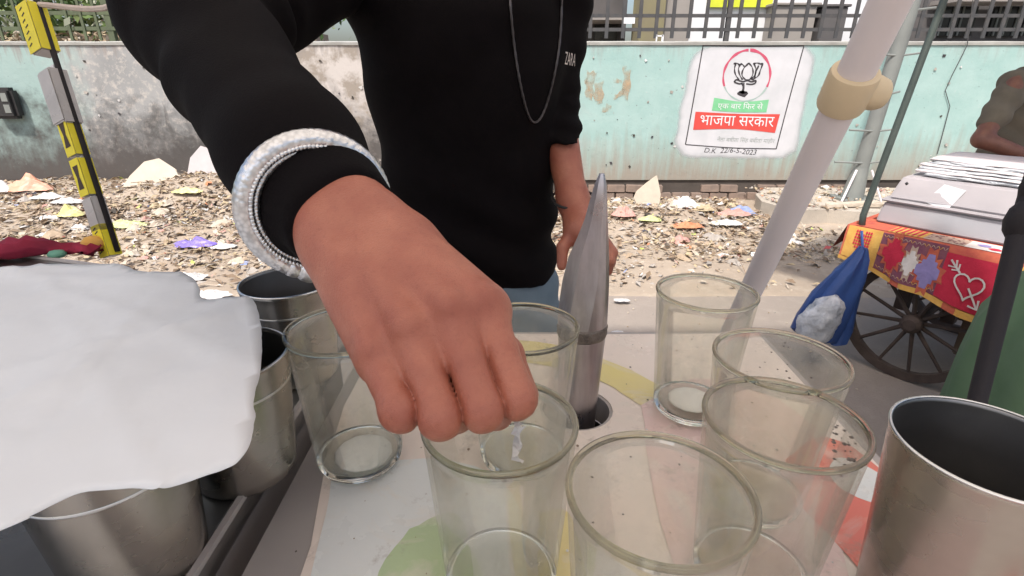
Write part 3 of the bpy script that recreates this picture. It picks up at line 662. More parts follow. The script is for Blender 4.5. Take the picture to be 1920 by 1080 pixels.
for _ in range(420):
    x, y = bank_pt()
    if mnoise.noise(Vector((x * 1.7, y * 1.9, 11))) < -.1: continue
    q.cur = rnd.choices(range(12), [20, 16, 12, 3, 6, 6, .5, 4, .6, 1, 1, .6])[0]; s_ = rnd.uniform(.06, .2); sd = rnd.random() * 99; z0 = mound(x, y); n_ = 7; v_ = []; ra = rnd.uniform(0, 6.3); asp = rnd.uniform(.4, .9)
    for j in range(n_):
        for i in range(n_):
            a, b2 = 2 * i / (n_ - 1) - 1, 2 * j / (n_ - 1) - 1; a, b2 = a * math.sqrt(1 - b2 * b2 / 2.4), b2 * math.sqrt(1 - a * a / 2.4); e = min(1, math.hypot(a, b2)); k = .5 * (1 + .28 * mnoise.noise(Vector((a * 1.7, b2 * 1.7, sd))))
            px, py = s_ * a * k, s_ * asp * b2 * k; v_.append((x + px * math.cos(ra) - py * math.sin(ra), y + px * math.sin(ra) + py * math.cos(ra), z0 + .008 + s_ * .3 * (1 - e * e) * (.7 + .8 * mnoise.noise(Vector((a * 2.2, b2 * 2.2, sd + 3)))) + s_ * .09 * mnoise.noise(Vector((a * 6, b2 * 6, sd)))))
    q.add(v_, [(j * n_ + i, j * n_ + i + 1, (j + 1) * n_ + i + 1, (j + 1) * n_ + i) for j in range(n_ - 1) for i in range(n_ - 1)])
tag(q.build('litter', LIT), 'mixed paper and plastic litter strewn over the dirt bank below the wall', 'litter', kind='stuff')
q = MB()
for _ in range(6000):
    x, y = bank_pt(); p = Vector((x, y, mound(x, y) + .008 + rnd.random() * .025)); a = rnd.uniform(0, 6.3); s_ = rnd.uniform(.015, .05)
    u_ = Vector((math.cos(a), math.sin(a), rnd.gauss(0, .25))); w_ = Vector((-math.sin(a), math.cos(a), rnd.gauss(0, .3))); q.cur = rnd.choice([0, 0, 1, 2, 3])
    q.add([p - u_ * s_, p + w_ * s_ * .4 + Vector((0, 0, s_ * .3)), p + u_ * s_, p - w_ * s_ * .4 + Vector((0, 0, s_ * .2))], [(0, 1, 2, 3)])
tag(q.build('fallen_leaves', [LIT[3], LIT[2], LIT[4], LIT[5]]), 'dry fallen leaves mixed into the rubbish on the dirt bank', 'leaves', kind='stuff')
q = MB()
for _ in range(2600):
    x, y = bank_pt(); z = mound(x, y) + .015; a = rnd.uniform(0, 6.3); L = rnd.uniform(.04, .2); d = Vector((math.cos(a), math.sin(a), rnd.gauss(0, .2))) * L; q.cur = rnd.choice([0, 1, 2, 2])
    q.tube([Vector((x, y, z)), Vector((x, y, z + .01)) + d * .5 + Vector((rnd.gauss(0, .01), rnd.gauss(0, .01), 0)), Vector((x, y, z)) + d], rnd.uniform(.0015, .004), 3, False)
tag(q.build('twigs', [LIT[3], LIT[4], LIT[0]]), 'thin twigs and straw scattered through the rubbish', 'twigs', kind='stuff')
q = MB()
for _ in range(1500):
    x = rnd.uniform(-6, 6); y = rnd.uniform(2.0, 5.7); q.cur = rnd.choice([0, 1, 2]); z = .14 if (x > 2.5 and y > 4.75) else mound(x, y)
    q.ball((x, y, z + .004), rnd.uniform(.004, .02) * (1 if y > 3.2 else .45), 5, (1, rnd.uniform(.6, 1), .6))
tag(q.build('pebbles', [LIT[5], LIT[2], LIT[0]]), 'small stones and crumbs lying on the dirt and road edge', 'pebbles', kind='stuff')
def slab_piece(label, x, y, pts, m, yaw, lean, th=.03):
    u_ = Vector((math.cos(yaw), math.sin(yaw), 0)); w_ = Vector((-math.sin(yaw) * math.sin(lean), math.cos(yaw) * math.sin(lean), math.cos(lean))); nn = u_.cross(w_); o = Vector((x, y, mound(x, y) - .02))
    a = [o + u_ * px + w_ * pz for px, pz in pts]; n_ = len(pts); q = MB()
    q.add([p - nn * th / 2 for p in a] + [p + nn * th / 2 for p in a], [tuple(range(n_)), tuple(reversed(range(n_, 2 * n_)))] + [(i, (i + 1) % n_, n_ + (i + 1) % n_, n_ + i) for i in range(n_)])
    tag(q.build('stone_slab', m, bevel=.003), label, 'slab', 'broken slabs in the rubbish')
slab_piece('pale pointed slab standing upright in the rubbish right of the steel tool', 1.36, 5.3, [(-.13, .12), (-.08, .02), (.02, -.04), (.12, .02), (.14, .16), (.10, .34), (.0, .27), (-.10, .19)], M['stone'], .1, .25)
slab_piece('cream slab leaning against the wall foot left of the silver bangle', -3.5, 5.2, [(-.26, 0), (.27, -.02), (.2, .16), (.06, .27), (-.07, .24), (-.2, .1)], M['stone'], .2, .5)
slab_piece('lilac grey slab leaning beside the black sleeve', -3.08, 5.4, [(-.2, 0), (.24, -.02), (.24, .14), (.1, .26), (-.06, .3), (-.17, .18)], M['stone2'], -.15, .35)
def crumple(name, label, cat, x, y, s, m, asp=.6, hgt=.2, z=None, grp='bright pieces of rubbish'):
    q = MB(); n_ = 13; v_ = []; z0 = mound(x, y) if z is None else z; sd = rnd.random() * 99
    for j in range(n_):
        for i in range(n_):
            a, b2 = 2 * i / (n_ - 1) - 1, 2 * j / (n_ - 1) - 1; a, b2 = .5 * a * math.sqrt(1 - b2 * b2 / 2.6), .5 * b2 * math.sqrt(1 - a * a / 2.6); e = min(1, 2 * math.hypot(a, b2))
            w = Vector((a * 4, b2 * 4, sd)); k = 1.1 + .3 * mnoise.noise(Vector((a * 3.6, b2 * 3.6, sd + 5)))
            v_.append((x + s * a * k, y + s * asp * b2 * k, z0 + .012 + s * hgt * (1 - e * e) * (.6 + .6 * mnoise.noise(w)) + s * .12 * (1 - .75 * e) * mnoise.noise(w * 2.2) + .012))
    q.add(v_, [(j * n_ + i, j * n_ + i + 1, (j + 1) * n_ + i + 1, (j + 1) * n_ + i) for j in range(n_ - 1) for i in range(n_ - 1)])
    tag(q.build(name, m), label, cat, grp)
for a in [('plastic_bag', 'crumpled violet plastic bag on the rubbish left of the bangle', 'bag', -2.42, 3.9, .30, M['purple'], .45),
          ('white_wrapper', 'white wrapper touching the violet plastic bag', 'wrapper', -2.18, 3.86, .17, LIT[1], .6),
          ('wrapper', 'flat lime green wrapper on the rubbish right of the packet pole', 'wrapper', -3.2, 4.3, .32, M['limewrap'], .5, .12),
          ('plastic_bag', 'lemon yellow plastic bag on the rubbish left of the packet pole', 'bag', -3.8, 4.5, .22, M['lemon'], .6, .5),
          ('plastic_bag', 'orange plastic bag against the wall foot at the far left', 'bag', -4.72, 5.2, .42, M['orangewrap'], .5, .45),
          ('plastic_bag', 'white plastic bag left of the orange bag', 'bag', -5.02, 5.15, .32, LIT[1], .6, .45),
          ('paper_scrap', 'white crumpled paper below the orange bag', 'paper', -4.35, 4.95, .30, LIT[1], .4),
          ('paper_scrap', 'white torn paper between the lemon bag and the orange bag', 'paper', -4.0, 4.75, .26, LIT[1], .5),
          ('paper_scrap', 'small white paper lying in front of the lemon bag', 'paper', -3.72, 4.12, .16, LIT[1], .5, .2),
          ('wrapper', 'olive yellow wrapper under the two leaning slabs', 'wrapper', -3.0, 4.92, .26, M['lemon'], .5),
          ('paper_sheet', 'white paper sheet lying on the road just above the big white sheet', 'paper', -1.86, 3.03, .24, LIT[1], .5, .1),
          ('paper_scrap', 'white crumpled paper at the road edge below the violet bag', 'paper', -2.15, 3.32, .2, LIT[1], .6),
          ('wrapper', 'bright lime and yellow wrapper right of the steel tool', 'wrapper', 1.21, 4.55, .2, M['limewrap'], .6),
          ('plastic_bag', 'large white plastic bag in the middle of the right rubbish heap', 'bag', 1.58, 4.8, .26, LIT[1], .6, .45),
          ('plastic_bag', 'pale blue and white bag at the right end of the heap', 'bag', 2.16, 4.95, .28, LIT[10], .5, .4),
          ('wrapper', 'salmon pink wrapper below the pale blue bag', 'wrapper', 2.0, 4.72, .3, LIT[7], .4, .2),
          ('wrapper', 'salmon pink wrapper in front of the large white bag', 'wrapper', 1.5, 4.42, .24, LIT[9], .5, .2),
          ('wrapper', 'ochre wrapper beside the large white bag', 'wrapper', 1.74, 4.75, .18, LIT[4], .7, .4),
          ('paper_scrap', 'white paper half buried below the ochre wrapper', 'paper', 1.85, 4.5, .24, LIT[1], .5),
          ('paper_scrap', 'cream cardboard piece on top of the heap below the mural', 'paper', 1.82, 5.15, .3, LIT[0], .5),
          ('plastic_bottle', 'pinkish white crushed bottle beside the steel tool tip', 'bottle', 1.0, 4.7, .2, LIT[7], 1.0, .5),
          ('paper_scrap', 'pale paper scrap lying alone on the road above the table', 'paper', .66, 2.95, .085, LIT[1], .55, .1),
          ('paper_scrap', 'pale paper scrap on the road close to the table edge', 'paper', .56, 2.52, .06, LIT[1], .6, .2),
          ('paper_scrap', 'small white scrap on the road by the foot of the white pipe', 'paper', 1.62, 3.3, .12, LIT[1], .6, .4),
          ('dark_rag', 'small black rag lying on the road left of the blue bag', 'rag', 1.86, 2.95, .06, LIT[6], .5)]:
    crumple(*a)

# ================================================================== OUR CART: TABLE, TRAY, CANOPY
ZT = .99
cart = thing('vendor_table', 'drinks cart table covered with a printed plastic banner under the glasses', 'table', (.07, .25, 0))
HX, HY, HR = .0636, .4464, .033
def plate_hole(q, outer, z0, z1, hole=True, rr=HR):
    bm = bmesh.new()
    def loop(pts):
        vs = [bm.verts.new((x, y, z1)) for x, y in pts]; return [bm.edges.new((vs[i], vs[(i + 1) % len(vs)])) for i in range(len(vs))]
    e = loop(outer); hp = [(HX + rr * math.cos(i * math.pi / 16), HY + rr * math.sin(i * math.pi / 16)) for i in range(32)]
    if hole: e += loop(hp)
    bmesh.ops.triangle_fill(bm, use_beauty=True, use_dissolve=False, edges=e); bm.verts.index_update()
    v_ = [tuple(p.co) for p in bm.verts]; f_ = [tuple(p.index for p in fc.verts) for fc in bm.faces]; bm.free()
    nv = len(v_); no = len(outer)
    q.add(v_ + [(x, y, z0) for x, y, _ in v_], f_ + [tuple(nv + i for i in reversed(t)) for t in f_] + [(i, (i + 1) % no, nv + (i + 1) % no, nv + i) for i in range(no)] + ([(no + i, nv + no + i, nv + no + (i + 1) % 32, no + (i + 1) % 32) for i in range(32)] if hole else []))
q = MB(); plate_hole(q, [(-.18, -.35), (.32, -.35), (.32, .615), (-.18, .615)], ZT - .03, ZT - .0012); q.build('tabletop', M['tin'], cart)
out = []
base_out = [(-.125, -.3), (.312, -.3), (.316, .1), (.311, .35), (.314, .61), (.1, .607), (-.165, .611), (-.168, .45), (-.158, .36), (-.142, .28), (-.13, .1)]
q = MB(); plate_hole(q, base_out, ZT - .001, ZT, rr=HR + .003); flex = q.build('printed_banner', M['flex'], cart)
PK = [0]
def print_patch(name, pts, m, k):
    PK[0] += 1; k = PK[0]
    c_ = curve2(pts + [pts[0]], 5)[:-1]; q = MB(); q.poly([(x + .002 * mnoise.noise(Vector((x * 90, y * 90, k))), y + .002 * mnoise.noise(Vector((x * 90, y * 90, k + 9))), ZT + .00012 * k + .0002) for x, y in c_]); q.build(name, m, flex)
print_patch('pale_print', [(-.15, .36), (-.06, .37), (-.0, .33), (.01, .2), (.0, -.1), (-.11, -.1), (-.12, .1), (-.135, .27)], M['flex_white'], 1)
print_patch('green_print', [(-.075, .295), (-.045, .31), (-.03, .28), (-.025, .2), (-.07, .2), (-.09, .25)], M['flex_green'], 2)
print_patch('yellow_print', [(.02, .31), (.042, .31), (.05, .25), (.055, .1), (.02, .1), (.018, .25)], M['flex_yellow'], 2)
print_patch('yellow_print', [(-.12, .55), (.0, .54), (.09, .50), (.125, .455), (.16, .42), (.17, .46), (.12, .53), (.03, .585), (-.1, .59)], M['flex_yellow'], 1)
print_patch('pink_print', [(.13, .45), (.2, .5), (.27, .46), (.28, .36), (.22, .25), (.2, .1), (.12, .12), (.11, .3)], M['flex_pink'], 1)
print_patch('red_print', [(.235, .37), (.285, .4), (.309, .36), (.309, .25), (.30, .12), (.24, .15), (.232, .27), (.222, .32)], M['flex_red'], 2)
print_patch('white_print', [(.262, .355), (.285, .372), (.306, .352), (.306, .325), (.285, .318), (.265, .332)], M['flex_white'], 3)
print_patch('yellow_print', [(.24, .27), (.29, .275), (.295, .25), (.26, .235), (.235, .25)], M['flex_yellow'], 3)
q = MB()
for _ in range(170):
    x, y = rnd.uniform(-.15, .31), rnd.uniform(.1, .6)
    if (x - HX) ** 2 + (y - HY) ** 2 < .0016: continue
    q.cur = rnd.choice([0, 0, 1, 2]); q.ball((x, y, ZT + .0032), rnd.uniform(.0004, .0014), 5, (1, rnd.uniform(.6, 1.6), .6))
tag(q.build('crumbs', [M['dark_specks'], LIT[1], LIT[3]], flex), None, None, kind='stuff')
q = MB(); q.lathe((HX, HY, 0), [(HR - .0005, ZT - .031), (HR - .001, ZT - .16), (.0, ZT - .161)], 32); q.build('dark_hole_lining', M['black'], cart)  # black lining added to paint the hole's depth dark
for x in (-.165, .305):
    for y in (-.33, .595):
        q = MB(); q.box((x, y, ZT / 2 - .016), (.03, .03, ZT - .032)); q.build('leg', M['iron'], cart)
q = MB(); q.box((.07, .606, ZT - .055), (.5, .015, .045)); q.box((.07, -.34, ZT - .055), (.5, .015, .045)); q.box((.312, .13, ZT - .055), (.012, .93, .045)); q.box((-.172, .13, ZT - .055), (.012, .93, .045)); q.build('apron', M['tin'], cart)
q = MB(); q.box((.07, .13, .35), (.44, .88, .02)); q.build('lower_shelf', M['tin'], cart)

TZ = ZT + .025
tr = thing('steel_tray_table', 'shiny steel side counter under the tumblers and white sheet', 'counter', (-.5, .3, 0))
tp = [(-.194, -.3), (-.194, .56), (-.30, .565), (-.42, .60), (-.60, .775), (-1.1, .93), (-1.1, -.3)]
q = MB(); n_ = len(tp); q.add([(x, y, TZ) for x, y in tp] + [(x, y, TZ - .022) for x, y in tp], [tuple(reversed(range(n_))), tuple(range(n_, 2 * n_))] + [(i, (i + 1) % n_, n_ + (i + 1) % n_, n_ + i) for i in range(n_)]); q.build('steel_top', M['tray'], tr, bevel=.002)
q = MB(); pp = tp[:-1]; q.tube([(x, y, TZ + .002) for x, y in pp], .0035, 6); q.build('rolled_edge', M['tin'], tr)
q = MB(); q.add([(x * .98 - .012, y * .98, TZ - .023) for x, y in tp] + [(x * .98 - .012, y * .98, .12) for x, y in tp], [tuple(reversed(range(n_))), tuple(range(n_, 2 * n_))] + [(i, (i + 1) % n_, n_ + (i + 1) % n_, n_ + i) for i in range(n_)]); q.build('cabinet', M['tin'], tr)

cp = thing('cart_canopy', 'pale canvas canopy over the drinks cart carried on poles', 'canopy', (0, .2, 2.15))
q = MB(); n_ = 12
v_ = [(-1.45 + 2.9 * i / n_, -1.1 + 2.5 * j / n_, 2.12 + .12 * math.sin(math.pi * i / n_) * math.sin(math.pi * j / n_)) for j in range(n_ + 1) for i in range(n_ + 1)]
q.add(v_, [(j * (n_ + 1) + i, j * (n_ + 1) + i + 1, (j + 1) * (n_ + 1) + i + 1, (j + 1) * (n_ + 1) + i) for j in range(n_) for i in range(n_)]); q.build('canvas', M['canvas'], cp, smooth=True)
for x, y in ((-1.4, -1.05), (1.4, -1.05)):
    q = MB(); q.tube([(x, y, 0), (x, y, 2.13)], .016, 8); q.build('pole', M['galv'], cp)
q = MB(); q.tube([(-1.45, -1.1, 2.11), (1.45, -1.1, 2.11), (1.45, 1.4, 2.11), (-1.45, 1.4, 2.11)], .012, 6, closed=True); q.build('frame', M['galv'], cp)

# ---- leaning white pipe with cream collar
A_, B_ = Vector((.3763, .5987, 1.3658)), Vector((.4322, .8840, .9513)); dpi = (A_ - B_).normalized()
foot = B_ - dpi * (B_.z / dpi.z)
pv = thing('white_pipe', 'leaning white plastic canopy pipe with a cream collar right of the mural', 'pipe', foot)
q = MB(); q.tube([foot, B_, A_, A_ + dpi * .78], .0198, 20); smooth_by_angle(q.build('tube', M['pvc'], pv))
c0 = A_ + (B_ - A_) * .205; side = Vector((1, .05, -.12)).normalized()
q = MB(); q.tube([c0 - dpi * .024, c0 - dpi * .023, c0 - dpi * .018, c0 + dpi * .018, c0 + dpi * .023, c0 + dpi * .024], [.021, .0255, .0268, .0268, .0255, .021], 24); tee = smooth_by_angle(q.build('collar', M['cream'], pv), 50)
q = MB(); q.tube([c0 + side * .012, c0 + side * .034, c0 + side * .042, c0 + side * .0425], [.019, .0195, .017, .008], 20); smooth_by_angle(q.build('collar_stub', M['cream'], tee), 50)
perp = dpi.cross(Vector((0, -1, 0))).normalized()
for tt, sd in ((.70, .9), (1.14, .35)):
    c_ = A_ + (B_ - A_) * (tt if tt < 1 else .92); q = MB(); fr_ = (Vector((-.35, -.85, .2))).normalized(); q.ball(c_ + fr_ * .0188 + perp * .006 * sd, .0035, 8, (1, .6, 1.5)); q.build('tar_spot', M['black'], pv)

# ================================================================== GLASSES AND STEEL
def tumbler_glass(x, y, label):
    t = thing('glass_tumbler', label, 'glass', (x, y, ZT + .0016), 'glass tumblers on the cart table')
    z = ZT + .0016; h = .127; ro = lambda s_: .0345 + .0095 * s_
    a, b2 = .010, h - .0034; N = 12
    prof = [(ro(a / h + (b2 - a) / h * i / N), a + (b2 - a) * i / N) for i in range(N + 1)] + [(ro(a / h + (b2 - a) / h * i / N) - .0026, a + (b2 - a) * i / N) for i in range(N, -1, -1)]
    q = MB(); q.lathe((x, y, z), prof, 72); wl_ = q.build('glass_wall', M['glass'], t, smooth=True)
    q = MB(); q.lathe((x, y, z), [(ro(b2 / h) - .0027, b2), (ro(b2 / h) - .0029, h - .0018), (ro(1) - .0024, h - .0005), (ro(1) - .0010, h), (ro(1) + .0002, h - .0006), (ro(1) + .0005, h - .0018), (ro(b2 / h) + .0004, b2)], 72, True); q.build('rim', M['glass_rim'], t, smooth=True)
    q = MB(); q.lathe((x, y, z), [(.0005, .0006), (.026, .0004), (.031, .0012), (.0338, .004), (ro(.008 / h) + .0002, .0098), (ro(.008 / h) - .003, .0098), (.026, .0088), (.0005, .0082)], 72); q.build('base', M['glass_solid'], t, smooth=True)
    return t
GL = [(-.1293, .3688, 'glass tumbler left of the hand, next to the steel counter'), (-.0069, .2506, 'glass tumbler directly under the pinching fingers'),
      (.0696, .1969, 'nearest glass tumbler at the bottom centre of the table'), (.1547, .2531, 'glass tumbler between the nearest glass and the large steel tumbler'),
      (.175, .443, 'farthest glass tumbler, standing before the white pipe'), (.1853, .3234, 'glass tumbler behind another glass, close to the cart wheel'),
      (.008, .372, 'glass tumbler half hidden behind the hand and left of the steel tool')]
GT = [tumbler_glass(*a) for a in GL]
def residue(k, dx, dy, s, hgt, zz=.012):
    x, y = GL[k][0] + dx, GL[k][1] + dy; z = ZT + .0016 + zz; q = MB(); n_ = 12; rings = []
    for j in range(6):
        a = j / 5; r_ = s * math.sqrt(max(.02, 1 - a * a)) * 1
        rings.append([(x + r_ * math.cos(i * .5236) * (1 + .25 * mnoise.noise(Vector((i, j * 2, k)))), y + r_ * math.sin(i * .5236) * (1 + .25 * mnoise.noise(Vector((i + 5, j, k)))), z + hgt * a * (1 + .2 * mnoise.noise(Vector((i * .7, j, k + 3))))) for i in range(n_)])
    q.loft(rings); q.build('salt_residue', M['ice'], GT[k], smooth=True)
residue(0, .004, -.004, .024, .006, .0102); residue(2, -.014, .008, .013, .016, .0102); residue(4, .0, .0, .022, .005, .0102)
def lees(k, n_, r0, r1, a0, a1, zz):      # wet crumbs and masala specks stuck inside a glass
    x, y = GL[k][0], GL[k][1]; q = MB()
    for _ in range(n_):
        a = rnd.uniform(a0, a1); h_ = rnd.uniform(*zz); r_ = .0345 + .0095 * h_ / .127 - .0033; q.ball((x + r_ * math.cos(a), y + r_ * math.sin(a), ZT + .0016 + h_), rnd.uniform(r0, r1), 5, (1, 1, .7))
    tag(q.build('masala_specks', M['dark_specks'], GT[k]), None, None, kind='stuff')
lees(3, 34, .0005, .0016, -.35, .3, (.088, .115)); lees(5, 16, .0005, .0013, .3, 1.3, (.08, .12)); lees(4, 6, .0004, .0010, .6, 1.8, (.05, .118)); lees(2, 5, .0004, .0009, 1.6, 3.0, (.06, .115))
def steel_tumbler(x, y, z, h, rb, rt, label):
    t = thing('steel_tumbler', label, 'tumbler', (x, y, z), 'steel tumblers'); w = .0011; q = MB(); N = 14
    pr = [(.0005, .002), (rb * .86, .002), (rb * .93, .0), (rb, .003)] + [(rb + (rt - rb) * i / N, .003 + (h - .006) * i / N) for i in range(1, N + 1)] + [(rt + .0005, h - .001), (rt, h)]
    q.lathe((x, y, z), pr, 64); q.build('outer_wall', M['steel'], t, smooth=True)
    pr = [(rt, h), (rt - w, h - .0006)] + [(rb + (rt - rb) * i / N - w, .003 + (h - .006) * i / N) for i in range(N, 0, -1)] + [(rb - .004, .0045), (.0005, .004)]
    q = MB(); q.lathe((x, y, z), pr, 64); q.build('inner_wall', M['steel_in'], t, smooth=True)
    q = MB(); q.lathe((x, y, z), [(rt + .0008, h - .0006), (rt + .0008, h + .0004), (rt - .0006, h + .0008), (rt - .0012, h)], 64, True); q.build('rim', M['bright_rim'], t, smooth=True)
    if z < TZ: return
    q = MB(); s_ = .78; q.lathe((x, y, z), [(rb + (rt - rb) * s_ + .0002, h * s_ - .001), (rb + (rt - rb) * s_ + .0007, h * s_), (rb + (rt - rb) * s_ + .0002, h * s_ + .001)], 64); q.build('bead', M['bright_rim'], t, smooth=True)
steel_tumbler(.2541, .2298, ZT, .127, .037, .0455, 'large steel tumbler at the right end of the table')
steel_tumbler(-.2134, .4732, TZ, .10, .035, .0435, 'steel tumbler below the bangle, behind the white sheet')
steel_tumbler(-.2045, .3307, TZ, .10, .036, .0435, 'steel tumbler half covered by the right edge of the white sheet')
steel_tumbler(-.232, .246, TZ, .10, .037, .044, 'steel tumbler under the white sheet at the front')
# white paper sheet across the tumblers
so = [(-.62, .45), (-.4803, .4701), (-.4397, .482), (-.3886, .482), (-.3647, .4731), (-.3361, .456), (-.2933, .4491), (-.2642, .4176), (-.2476, .395), (-.2147, .3982), (-.1933, .3695), (-.1717, .3261), (-.1541, .2841), (-.1429, .2502), (-.1358, .2356), (-.1288, .2139), (-.1286, .2024), (-.1335, .1969), (-.1418, .1917), (-.1497, .1867), (-.1572, .1834), (-.17, .1851), (-.1907, .1812), (-.1998, .1698), (-.2058, .1615), (-.27, .10), (-.42, .07), (-.62, .10)]
so = [(x + .0007 * mnoise.noise(Vector((x * 120, y * 120, 2))), y + .0007 * mnoise.noise(Vector((x * 120, y * 120, 6)))) for x, y in curve2(so + [so[0]], 7)[:-1]]
def inside(p, poly):
    r_ = False; j = len(poly) - 1
    for i in range(len(poly)):
        if (poly[i][1] > p[1]) != (poly[j][1] > p[1]) and p[0] < (poly[j][0] - poly[i][0]) * (p[1] - poly[i][1]) / (poly[j][1] - poly[i][1]) + poly[i][0]: r_ = not r_
        j = i
    return r_
pts = list(so); ne = len(so)
for i in range(64):
    for j in range(56):
        p = (-.62 + i * .008 + (j % 2) * .004, .07 + j * .0075)
        if inside(p, so) and min((p[0] - a) ** 2 + (p[1] - b) ** 2 for a, b in so) > 1.2e-5: pts.append(p)
res = delaunay_2d_cdt([Vector(p) for p in pts], [(i, (i + 1) % ne) for i in range(ne)], [], 1, 1e-7)
def sheet_z(x, y):
    d = min(math.hypot(x - a, y - b) for a, b in so)
    cr = 0
    for ax_, ay_, c_, w_ in ((.5, .86, .17, .0035), (.9, -.42, -.36, .003), (.2, .98, .36, .004), (.97, .2, -.20, .003), (.7, .7, .02, .0025), (-.6, .8, .42, .003)): cr += .0022 * math.exp(-abs(x * ax_ + y * ay_ - c_) / w_)
    return 1.1292 + .0055 * mnoise.noise(Vector((x * 10, y * 6, 1))) + .0022 * mnoise.noise(Vector((x * 30, y * 24, 4))) + .0008 * mnoise.noise(Vector((x * 90, y * 90, 4))) + cr + .012 * max(0, -.36 - x)
o = mesh_obj('white_sheet', [(p.x, p.y, sheet_z(p.x, p.y)) for p in res[0]], [tuple(t) for t in res[2]], M['paper'], smooth=True)
tag(o, 'large white paper sheet with wavy edges laid over the steel tumblers', 'sheet')
md = o.modifiers.new('thickness', 'SOLIDIFY'); md.thickness = .0003; md.offset = 0

# ---- pointed steel tool standing in the hole
tl = thing('steel_cone_tool', 'pointed leaf shaped steel tool standing in the round table hole', 'tool', (HX, HY, ZT - .05))
base = Vector((HX, HY, ZT - .05)); top = Vector((.0752, .4495, 1.221)); ax = (top - base); 
def tool_rings(sec):
    out = []
    for s_, hw, hd in sec:
        c_ = base + ax * s_ + Vector((np.interp(s_, [0, .3, .512, .62, .744, .84, 1], [0, -.0015, -.004, -.005, -.004, -.001, 0]), 0, 0))
        f_ = min(1, max(0, (s_ - .45) / .2)); tri = [(-1, 0), (-.45, -.62), (.42, -1), (.80, -.62), (1, -.05), (.5, .5), (0, .62), (-.5, .5)]; ring = []
        for k in range(32):
            a = 2 * math.pi * k / 32 + math.pi; e = k / 4; i_ = int(e); w_ = e - i_; t0_, t1_ = tri[i_ % 8], tri[(i_ + 1) % 8]
            px, py = t0_[0] * (1 - w_) + t1_[0] * w_, t0_[1] * (1 - w_) + t1_[1] * w_; ring.append(c_ + Vector((hw * (math.cos(a) * (1 - f_) + px * f_), hd * (math.sin(a) * (1 - f_) + py * f_), 0)))
        out.append(ring)
    return out
q = MB(); q.loft(tool_rings([(0, .0185, .0185), (.2, .0190, .0185), (.45, .0220, .0185), (.52, .0228, .018)])); smooth_by_angle(q.build('socket', M['tool'], tl))
q = MB(); q.loft(tool_rings([(.50, .0230, .0190), (.53, .0230, .018), (.58, .0226, .016), (.66, .0210, .012), (.74, .0180, .0092), (.80, .0138, .0075), (.86, .0100, .006), (.92, .0074, .005), (.97, .0050, .0034), (1.0, .0022, .0015)])); smooth_by_angle(q.build('blade', M['tool'], tl), 14)
q = MB(); q.loft(tool_rings([(.462, .0221, .0186), (.468, .0229, .0192), (.478, .0237, .0198), (.490, .0233, .0195), (.500, .0240, .0200), (.507, .0232, .0192)])); q.build('weld_band', M['weld'], tl, smooth=True)

# ================================================================== MAN
man = thing('person', 'man in a black long sleeved top reaching his right hand over the glasses', 'person', (-.08, 1.02, 0))
W = np.array((-.1008, .3158, 1.2139)); E_ = np.array((-.288, .535, 1.3418)); Fd = (W - E_) / np.linalg.norm(W - E_)
rad = np.array((.9, .25, .36)); rad /= np.linalg.norm(rad); pal = np.array((.17, .545, -.82)); pal /= np.linalg.norm(pal)
h = .00105
G = grid((-.185, .185, 1.10), (.035, .41, 1.275), h)
fa = W - Fd * .10
D = cone(G, fa + rad * .010, W + rad * .010, .0235, .0225); D = smin(D, cone(G, fa - rad * .010, W - rad * .010, .0235, .0215), .012)
mcp = {'i': (-.0155, .2576, 1.1848), 'm': (-.0312, .2490, 1.1850), 'r': (-.0505, .2432, 1.1765), 'p': (-.0684, .2424, 1.1640)}
off = {'i': .017, 'm': .006, 'r': -.006, 'p': -.016}
for k in 'imrp':
    a = W + rad * off[k] + Fd * .012; b = np.array(mcp[k]); D = smin(D, cone(G, a, b - pal * -.001, .0165, {'i': .0132, 'm': .0134, 'r': .0128, 'p': .0122}[k]), .010)
    D = smin(D, cone(G, a + pal * .012, b + pal * .010, .017, .012), .012)          # flesh of the palm
    D = smin(D, ell(G, b - pal * .0052, (.0098, .0098, .0098)), .005)                # knuckle heads
    D = smin(D, cone(G, a - pal * .012 + Fd * .02, b - pal * .0098, .003, .0032), .011)   # tendons
D = smin(D, ell(G, W + pal * .01 + rad * .0 + Fd * .05, (.028, .028, .024)), .012)
cmc = np.array((-.062, .312, 1.200)); D = smin(D, cone(G, cmc, (-.03, .295, 1.167), .017, .0135), .014)
FN = {'i': [(-.0155, .2576, 1.1848), (.0016, .2225, 1.1512), (.0045, .243, 1.1365), (.0040, .2575, 1.1290)],
      'm': [(-.0312, .2490, 1.1850), (-.0143, .2143, 1.1505), (-.0085, .2365, 1.1335), (-.005, .2530, 1.1275)],
      'r': [(-.0505, .2432, 1.1765), (-.0338, .2106, 1.1490), (-.0290, .2330, 1.1340), (-.026, .2490, 1.1370)],
      'p': [(-.0684, .2424, 1.1640), (-.0530, .2142, 1.1500), (-.0495, .2330, 1.1395), (-.046, .2470, 1.1430)]}
FR = {'i': (.0120, .0106, .0092, .0078), 'm': (.0122, .0109, .0096, .0082), 'r': (.0118, .0110, .0095, .0080), 'p': (.0112, .0104, .0090, .0074)}
fd = []
for k in 'imrp':
    P_, r_ = FN[k], FR[k]; mid = tuple((np.array(P_[0]) * .5 + np.array(P_[1]) * .5) - pal * .0008)
    d = cone(G, P_[0], mid, r_[0] * .99, r_[1] * .93); d = smin(d, cone(G, mid, P_[1], r_[1] * .93, r_[1]), .003)
    d = smin(d, cone(G, P_[1], P_[2], r_[1], r_[2]), .003); d = smin(d, cone(G, P_[2], P_[3], r_[2], r_[3]), .002)
    fd.append(d)
